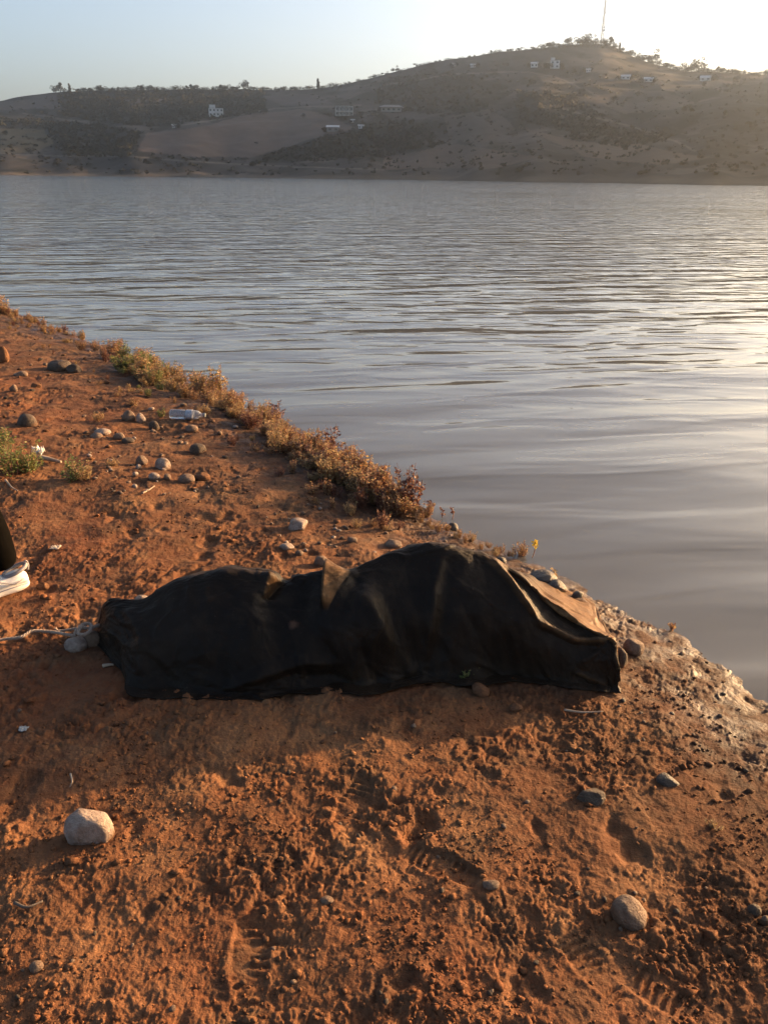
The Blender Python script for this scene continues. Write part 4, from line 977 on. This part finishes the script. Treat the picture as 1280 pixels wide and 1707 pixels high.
# ------------------------------------------------------------------ shore plants
LM = {'rust': leaf_mat('rust_leaves', [(0, (.13, .060, .034)), (.4, (.23, .115, .058)), (.75, (.46, .29, .14)), (1, (.22, .19, .08))], .6, .45),
      'gold': leaf_mat('golden_leaves', [(0, (.17, .13, .06)), (.5, (.46, .33, .15)), (1, (.28, .15, .07))], .6, .45),
      'green': leaf_mat('green_leaves', [(0, (.10, .13, .035)), (.6, (.17, .20, .06)), (1, (.27, .22, .08))], .6, .4),
      'red': leaf_mat('dark_red_leaves', [(0, (.085, .035, .028)), (.6, (.16, .065, .042)), (1, (.22, .13, .07))], .6, .4)}
M_stem = simple('stem', (.20, .085, .05), .8, .3, 20)
def plant_meshes(seed, nst, height, spread, leaf, per):
    rs = random.Random(seed); b = MB(); V = []; Fc = []
    for k in range(nst):
        a = rs.uniform(0, 6.28); l = height*rs.uniform(.5, 1.05); q = spread*rs.uniform(.15, 1)
        p0 = Vector((math.cos(a)*q*.45, math.sin(a)*q*.45, -.02)); p2 = Vector((math.cos(a)*q, math.sin(a)*q, l)); p1 = (p0+p2)/2+Vector((rs.uniform(-.02, .02), rs.uniform(-.02, .02), -.01))
        path = spline([p0, p1, p2], 8); b.tube(path, [.0028-.0002*i for i in range(9)], 4, cap=False)
        for j in range(per):
            t = rs.uniform(.12, 1)**.8; c = path[min(8, int(t*8))]+Vector((rs.gauss(0, .007), rs.gauss(0, .007), rs.gauss(0, .006)))
            th = rs.uniform(0, 6.28); up = rs.uniform(-.2, .9); d = Vector((math.cos(th), math.sin(th), up)).normalized(); s = leaf*rs.uniform(.6, 1.4)
            sd = d.cross(Vector((rs.gauss(0, .4), rs.gauss(0, .4), 1))).normalized()*s*.36; nn = sd.cross(d).normalized()*s*.12
            i0 = len(V); V += [c, c+d*s*.45+sd-nn, c+d*s, c+d*s*.45-sd-nn, c+d*s*.5+nn*.4]; Fc += [(i0, i0+1, i0+4), (i0+1, i0+2, i0+4), (i0+2, i0+3, i0+4), (i0+3, i0, i0+4)]
    return pymesh('leaves', V, Fc), pymesh('stems', b.v, b.f, True)
PL = [plant_meshes(50+k, *a) for k, a in enumerate([(22, .26, .13, .026, 30), (18, .24, .16, .024, 32), (26, .22, .15, .022, 28), (14, .30, .10, .026, 34), (20, .18, .17, .022, 30)])]
PLM = {}
def plant(p, var, mt, sc, label, group=None, name='leafy_weed', cat='weed', rz=None):
    if (var, mt) not in PLM:
        L, S = PL[var]; L2 = L.copy(); L2.materials.append(LM[mt]); S2 = S.copy(); S2.materials.append(M_stem); PLM[(var, mt)] = (L2, S2)
    e = empty(name, p, random.uniform(0, 6.28) if rz is None else rz, label, cat, group); e.scale = (sc, sc, sc*random.uniform(.7, 1.0))
    for nm, me in zip(('leaves', 'stems'), PLM[(var, mt)]): link(bpy.data.objects.new(nm, me), e)
    return e
# centre line of the plant belt (photograph pixels) with its width there
BELT = [(0, 520, 8, .8), (40, 535, 12, .6), (80, 548, 16, .5), (120, 562, 22, .55), (170, 588, 26, .7), (215, 608, 28, .9), (250, 624, 30, 1.0), (290, 640, 26, .8), (330, 655, 26, .9), (365, 668, 26, .95), (400, 690, 28, .85),
        (440, 712, 30, .85), (480, 742, 30, .85), (520, 768, 30, .9), (560, 790, 32, 1.0), (600, 812, 30, 1.05), (635, 832, 26, 1.0), (660, 846, 18, .7)]
rnd = random.Random(33); random.seed(9)
BX = np.array(BELT)
COLW = {'rust': 'rusty brown', 'gold': 'golden', 'red': 'dark red', 'green': 'yellow green'}
SECT = [(0, 'at the far left end of the waterline belt'), (110, 'in the far waterline belt beyond the black rocks'), (200, 'in the bushiest stretch of the waterline belt'),
        (300, 'in the waterline belt just past the plastic bottle'), (400, 'in the middle of the waterline belt below the bottle'), (500, 'in the waterline belt above the flat pale slab'), (590, 'in the nearest stretch of the waterline belt')]
for k in range(275):
    px = rnd.uniform(0, 672)
    low = k >= 215                                                  # small stragglers on the land side
    cy = float(np.interp(px, BX[:, 0], BX[:, 1])); w = float(np.interp(px, BX[:, 0], BX[:, 2])); sc = float(np.interp(px, BX[:, 0], BX[:, 3]))
    if not low and float(perlin(np.array([px/34.]), np.array([.5]), 91)[0]) < -.8: continue
    py = cy+(rnd.uniform(-.7, .8)*w*.8 if not low else w*rnd.uniform(.9, 2.3))
    p = G(px, py)
    sv = float(shore(np.array([p.x]), np.array([p.y]))[0])
    if sv < .02: p = p+Vector((-.08, -.05, 0)); p.z = gsc(p.x, p.y)
    mt = rnd.choice(['rust', 'rust', 'gold', 'red', 'rust', 'gold']) if not (200 < px < 280) else rnd.choice(['gold', 'green', 'gold'])
    q = rnd.uniform(.34, .86)*sc if not low else rnd.uniform(.18, .42)*sc
    part = [t for x, t in SECT if x <= px][-1]
    plant(p, rnd.randrange(5), mt, q, ('tiny ' if low else '')+COLW[mt]+' weed '+part+(' facing land' if low else ''), COLW[mt]+' weeds '+part+(' facing land' if low else ''))
for k in range(16):
    px = 690+k*11+rnd.uniform(-4, 4); py = float(np.interp(px, [690, 760, 860], [862, 892, 932]))+rnd.uniform(-3, 8); p = G(px, py)
    plant(p, rnd.randrange(5), 'rust' if k % 3 else 'gold', rnd.uniform(.12, .26), 'tiny dry weed on the bank rim between the belt and the yellow sprig', 'tiny dry weeds on the bank rim')
for px, py, var, mt, sc, lb in [(682, 852, 3, 'red', .95, 'dark red leafy weed standing apart at the near end of the waterline belt'), (706, 862, 0, 'rust', .45, 'small rusty weed right beside the dark red one'),
        (5, 524, 3, 'gold', 1.1, 'tallest weed at the left edge of the frame by the water'), (365, 660, 3, 'gold', .95, 'tallest thin weed sticking up over the far water'),
        (340, 655, 3, 'gold', .85, 'thin upright weed left of the tallest one over the water'), (455, 700, 1, 'red', .8, 'reddish weed leaning out over the water at the middle of the belt'), (551, 762, 3, 'red', .75, 'single red tipped weed poking above the belt'),
        (25, 785, 2, 'green', 1.0, 'green leafy clump at the left edge below the dark round stone'), (8, 760, 0, 'green', .8, 'taller green clump cut by the left edge'), (50, 782, 4, 'green', .7, 'low green weed next to the white rag'),
        (128, 795, 4, 'green', .72, 'isolated yellow green weed clump on the earth left of the stones'), (142, 800, 2, 'gold', .5, 'smaller golden weed attached to the isolated green clump'), (188, 778, 1, 'gold', .3, 'tiny yellow weed left of the middle stone cluster'),
        (165, 700, 1, 'gold', .35, 'tiny dry weed above the long flat pale stone'), (222, 676, 4, 'rust', .45, 'dry weed behind the touching pair of stones'), (775, 1130, 2, 'green', .3, 'tiny weed sprig in front of the dark sheet'), (1190, 1378, 4, 'gold', .16, 'small sprig in the mud near the right edge'),
        (868, 925, 1, 'rust', .35, 'sprawling dry weed at the water edge behind the sheet')]:
    p = G(px, py); plant(p, var, mt, sc, lb)
# twigs standing in the shallow water and the yellow flowered sprig
def sprig(px, py, h, label, mt, n=2, head=None, name='sprig'):
    p = at_z(px, py, 0.0) if float(shore(np.array([at_z(px, py, 0).x]), np.array([at_z(px, py, 0).y]))[0]) < 0 else G(px, py)
    s = scale_at(p); e = empty(name, p, 0, label, 'sprig'); b = MB(); V = []; Fc = []; rs = random.Random(int(px))
    for k in range(n):
        t = Vector((rs.uniform(-.3, .3)*h/s, rs.uniform(-.2, .2)*h/s, h/s*rs.uniform(.7, 1))); path = spline([Vector((0, 0, -.03)), t*.5+Vector((.01, 0, 0)), t], 8); b.tube(path, .0022, 5)
        for j in range(34 if head else 12):
            c = path[rs.randrange(6 if head else 3, 9)]+Vector((rs.gauss(0, .006), rs.gauss(0, .006), rs.gauss(0, .008))); d = Vector((rs.gauss(0, 1), rs.gauss(0, 1), rs.gauss(0, .6))).normalized()*.009; q = d.orthogonal().normalized()*.005
            i0 = len(V); V += [c-d, c+q, c+d, c-q]; Fc.append((i0, i0+1, i0+2, i0+3))
    b.build('stem', M_stem, e, True); me = pymesh('flowers' if head else 'leaves', V, Fc); me.materials.append(mt); link(bpy.data.objects.new('flowers' if head else 'leaves', me), e)
M_yel = leaf_mat('yellow_petals', [(0, (.55, .38, .03)), (1, (.62, .46, .06))], .6, .4)
sprig(884, 930, 30, 'small sprig with a yellow flower head at the water edge', M_yel, 1, True)
sprig(735, 862, 22, 'thin bare sprig in the shallow water left of the pair near the dark stone', LM['red'], 1)
sprig(752, 866, 20, 'thin sprig with a dark tip right above the round dark stone', LM['red'], 1)
sprig(716, 850, 16, 'short reddish sprig at the water edge next to the near end weeds', LM['red'], 2)
sprig(1114, 1052, 15, 'thin dry sprig standing at the waterline on the right', LM['rust'], 2)
sprig(922, 962, 14, 'tiny sprig in the water behind the wet dark stones', LM['gold'], 1)

# ------------------------------------------------------------------ person stepping out of the left edge
def skin_body(name, chain, mt, parent, sub=2, caps=None):
    # chain: list of (point, radius, parent index)
    me = bpy.data.meshes.new(name); me.from_pydata([tuple(c[0]) for c in chain], [(i, c[2]) for i, c in enumerate(chain) if c[2] is not None], [])
    o = link(bpy.data.objects.new(name, me), parent)
    sk = o.modifiers.new('skin', 'SKIN'); sk.use_smooth_shade = True; sk.branch_smoothing = .6
    for i, c in enumerate(chain):
        r = c[1]; me.skin_vertices[0].data[i].radius = r if isinstance(r, tuple) else (r, r)
    me.skin_vertices[0].data[0].use_root = True
    o.modifiers.new('sub', 'SUBSURF').levels = sub; o.modifiers['sub'].render_levels = sub
    o.data.materials.append(mt); return o
def person():
    heel = G(34, 984); fd = Vector((-.80, -.60, 0)).normalized(); sdv = Vector((-fd.y, fd.x, 0))     # forward, left hand side
    base = Vector((heel.x, heel.y, heel.z+.004)); e = empty('person', base, 0, 'person in black trousers and pale sneakers walking out of the left edge', 'person')
    def L(f, s, z): return fd*f+sdv*s+Vector((0, 0, z))
    # f forward of the heel, s to the person's left, z up; the near (left) foot is the one in view
    M_skin = simple('skin', (.42, .26, .18), .55, .06, 20); M_tr = simple('black_trousers', (.003, .0025, .002), .95, .2, 30, .001, spec=.02); M_jk = simple('grey_jacket', (.06, .065, .07), .85, .2, 20, .001); M_hair = simple('dark_hair', (.02, .015, .012), .6, .3, 60)
    hip = L(.26, -.09, .93)
    body = [(L(.27, -.09, 1.02), (.13, .10), None), (L(.28, -.09, 1.25), (.14, .10), 0), (L(.29, -.09, 1.42), (.13, .09), 1), (L(.30, -.09, 1.51), .05, 2), (L(.32, -.09, 1.60), (.072, .085), 3), (L(.325, -.09, 1.69), (.075, .088), 4), (L(.32, -.09, 1.75), .045, 5)]
    for s in (-1, 1):
        k = len(body); o_ = -.09+s*.17
        body += [(L(.29, -.09+s*.12, 1.43), .06, 2), (L(.28, o_+s*.03, 1.38), .05, k), (L(.25+s*.06, o_+s*.06, 1.12), .04, k+1), (L(.34+s*.1, o_+s*.05, .90), .030, k+2), (L(.37+s*.1, o_+s*.045, .84), (.018, .034), k+3)]
        for j in range(4):
            q = len(body); x = .012*(j-1.5)*1.6; ln = (.055, .064, .06, .048)[j]
            body += [(L(.38+s*.1+x, o_+s*.045, .80), .009, k+4), (L(.39+s*.1+x, o_+s*.035, .80-ln*.6), .008, q), (L(.385+s*.1+x, o_+s*.02, .80-ln), .007, q+1)]
        q = len(body); body += [(L(.405+s*.1, o_+s*.03, .83), .011, k+4), (L(.425+s*.1, o_+s*.02, .80), .009, q)]
    skin_body('body', body, M_skin, e)
    jk = [(L(.27, -.09, .98), (.165, .125), None), (L(.28, -.09, 1.22), (.165, .125), 0), (L(.29, -.09, 1.40), (.16, .11), 1), (L(.30, -.09, 1.50), .065, 2)]
    for s in (-1, 1):
        k = len(jk); o_ = -.09+s*.17; jk += [(L(.29, -.09+s*.13, 1.43), .075, 2), (L(.28, o_+s*.03, 1.38), .068, k), (L(.25+s*.06, o_+s*.06, 1.12), .056, k+1), (L(.33+s*.1, o_+s*.05, .92), .044, k+2)]
    skin_body('jacket', jk, M_jk, e)
    tr = [(L(.26, -.09, 1.0), (.16, .12), None), (L(.26, -.09, .90), (.16, .125), 0),
          (L(.27, 0, .82), .095, 1), (L(.13, .0, .50), .080, 2), (L(.065, .0, .28), .074, 3), (L(.045, 0, .10), .066, 4),
          (L(.25, -.18, .82), .095, 1), (L(.36, -.18, .48), .072, 6), (L(.46, -.18, .25), .062, 7), (L(.52, -.18, .11), .058, 8)]
    skin_body('trousers', tr, M_tr, e)
    bmh = bmesh.new(); bmesh.ops.create_uvsphere(bmh, u_segments=24, v_segments=16, radius=1)
    bmesh.ops.delete(bmh, geom=[v for v in bmh.verts if v.co.z < -.45 or (v.co.x > .45 and v.co.z < .35)], context='VERTS')
    for v in bmh.verts: v.co = Vector((v.co.x*.105, v.co.y*.086, v.co.z*.118))*(1+.05*math.sin(v.co.y*60+v.co.z*40))
    meh = bpy.data.meshes.new('hair'); bmh.to_mesh(meh); bmh.free(); meh.polygons.foreach_set('use_smooth', np.full(len(meh.polygons), True)); meh.materials.append(M_hair)
    ho = link(bpy.data.objects.new('hair', meh), e); ho.location = L(.312, -.09, 1.685); ho.rotation_euler = (0, 0, math.atan2(fd.y, fd.x)); ho.modifiers.new('s', 'SOLIDIFY').thickness = .006
    fm = MB()
    for s in (-1, 1):
        b = MB(); b.tube([tuple(L(.395, -.09+s*.03, 1.675)), tuple(L(.402, -.09+s*.03, 1.675))], .010, 10); b.build('eye', simple('eye', (.05, .04, .03), .2), e)
    b = MB(); b.tube([tuple(L(.39, -.09, 1.68)), tuple(L(.42, -.09, 1.645)), tuple(L(.40, -.09, 1.635))], [.008, .014, .008], 8); b.build('nose', M_skin, e, True)
    b = MB(); b.tube([tuple(L(.392, -.115, 1.61)), tuple(L(.402, -.09, 1.608)), tuple(L(.392, -.065, 1.61))], .005, 6); b.build('mouth', simple('lips', (.3, .13, .1), .5), e)
    # sneakers
    M_mesh = simple('sneaker_mesh', (.62, .60, .58), .8, .08, 120, .0008, bscale=500); M_sole = simple('sneaker_sole', (.66, .60, .52), .6, .06, 30); M_dark = simple('sneaker_lining', (.22, .20, .20), .8, .1, 50); M_lace = simple('lace', (.7, .7, .7), .8, .05)
    def shoe(f0, s0, z0, pitch):
        r = empty('shoe', L(f0, s0, z0), math.atan2(fd.y, fd.x)); r.parent = e; r.rotation_euler = (0, pitch, math.atan2(fd.y, fd.x))
        # cross sections along x (heel 0 to toe .29): half width, bottom z, top z
        secs = [(-.012, .020, .018, .050, .055), (.0, .030, .008, .052, .075), (.02, .037, .003, .055, .088), (.05, .040, .002, .060, .080), (.085, .038, .002, .062, .074), (.13, .040, .002, .058, .090), (.17, .045, .001, .050, .082), (.21, .047, .001, .042, .066), (.25, .043, .006, .034, .052), (.28, .030, .014, .030, .042), (.292, .014, .022, .028, .034)]
        def loft(zlo, zhi, k, name, mt, n=18, bulge=1.0):
            V = []; Fc = []
            for x, w, zb, zm, zt in secs:
                lo = {'b': zb, 'm': zm*.55}[zlo]; hi = {'m': zm*.62, 't': zt}[zhi]
                for j in range(n):
                    a = 2*math.pi*j/n; cx, sx = math.cos(a), math.sin(a)
                    yy = math.copysign(abs(cx)**.6, cx)*w*k; zz = (lo+hi)/2+math.copysign(abs(sx)**.6, sx)*(hi-lo)/2
                    if zhi == 't' and sx > 0: yy *= 1-.45*sx
                    V.append((x, yy, zz))
            m_ = len(secs)
            for i in range(m_-1):
                for j in range(n): j2 = (j+1) % n; Fc.append((i*n+j, i*n+j2, (i+1)*n+j2, (i+1)*n+j))
            Fc.append(tuple(range(n))[::-1]); Fc.append(tuple((m_-1)*n+j for j in range(n)))
            me = pymesh(name, V, Fc, True); me.materials.append(mt); o = link(bpy.data.objects.new(name, me), r); o.modifiers.new('s', 'SUBSURF').render_levels = 1; return o
        loft('b', 'm', 1.10, 'sole', M_sole); loft('m', 't', .98, 'upper', M_mesh)
        b = MB(); pts = [(.03+.045*math.cos(t), .031*math.sin(t), .086+.012*math.cos(t)*-1) for t in [k*math.pi/10 for k in range(21)]]; b.tube(pts, .008, 8, cap=False); b.build('collar', M_dark, r, True)
        b = MB(); pts = spline([(-.018, 0, .070), (-.024, 0, .098), (-.017, 0, .112), (-.008, 0, .098), (-.006, 0, .080)], 12); b.tube(pts, .004, 6); b.build('heel_tab', M_dark, r, True)
        b = MB(); 
        for sy in (-1, 1):
            b.tube([(.01, sy*.036, .055), (.05, sy*.042, .045), (.09, sy*.040, .065), (.12, sy*.032, .078)], .0022, 5); b.tube([(.0, sy*.034, .030), (.06, sy*.044, .034), (.13, sy*.045, .032)], .002, 5)
        b.build('trim', M_dark, r, True)
        b = MB()
        for k in range(5): b.tube([(.10+.018*k, -.024, .082-.002*k), (.108+.018*k, 0, .093-.004*k), (.10+.018*k, .024, .082-.002*k)], .0028, 5)
        b.build('lace', M_lace, r, True)
    shoe(-.03, 0, .006, 0.06); shoe(.44, -.18, .01, 0.0)
person()

# ------------------------------------------------------------------ air
def haze():
    b = MB(); b.box((0, 1800, 155), (7600, 6600, 322)); 
    m = bpy.data.materials.new('haze_air'); m.use_nodes = True; nt = m.node_tree; nt.nodes.clear()
    v = nt.nodes.new('ShaderNodeVolumePrincipled'); v.inputs['Color'].default_value = (.88, .96, .96, 1); v.inputs['Density'].default_value = .00031; v.inputs['Anisotropy'].default_value = .86
    o = nt.nodes.new('ShaderNodeOutputMaterial'); nt.links.new(v.outputs[0], o.inputs['Volume'])
    tag(b.build('haze', m), 'pale warm air between the camera and the far hills', 'haze', None, 'stuff')
haze()
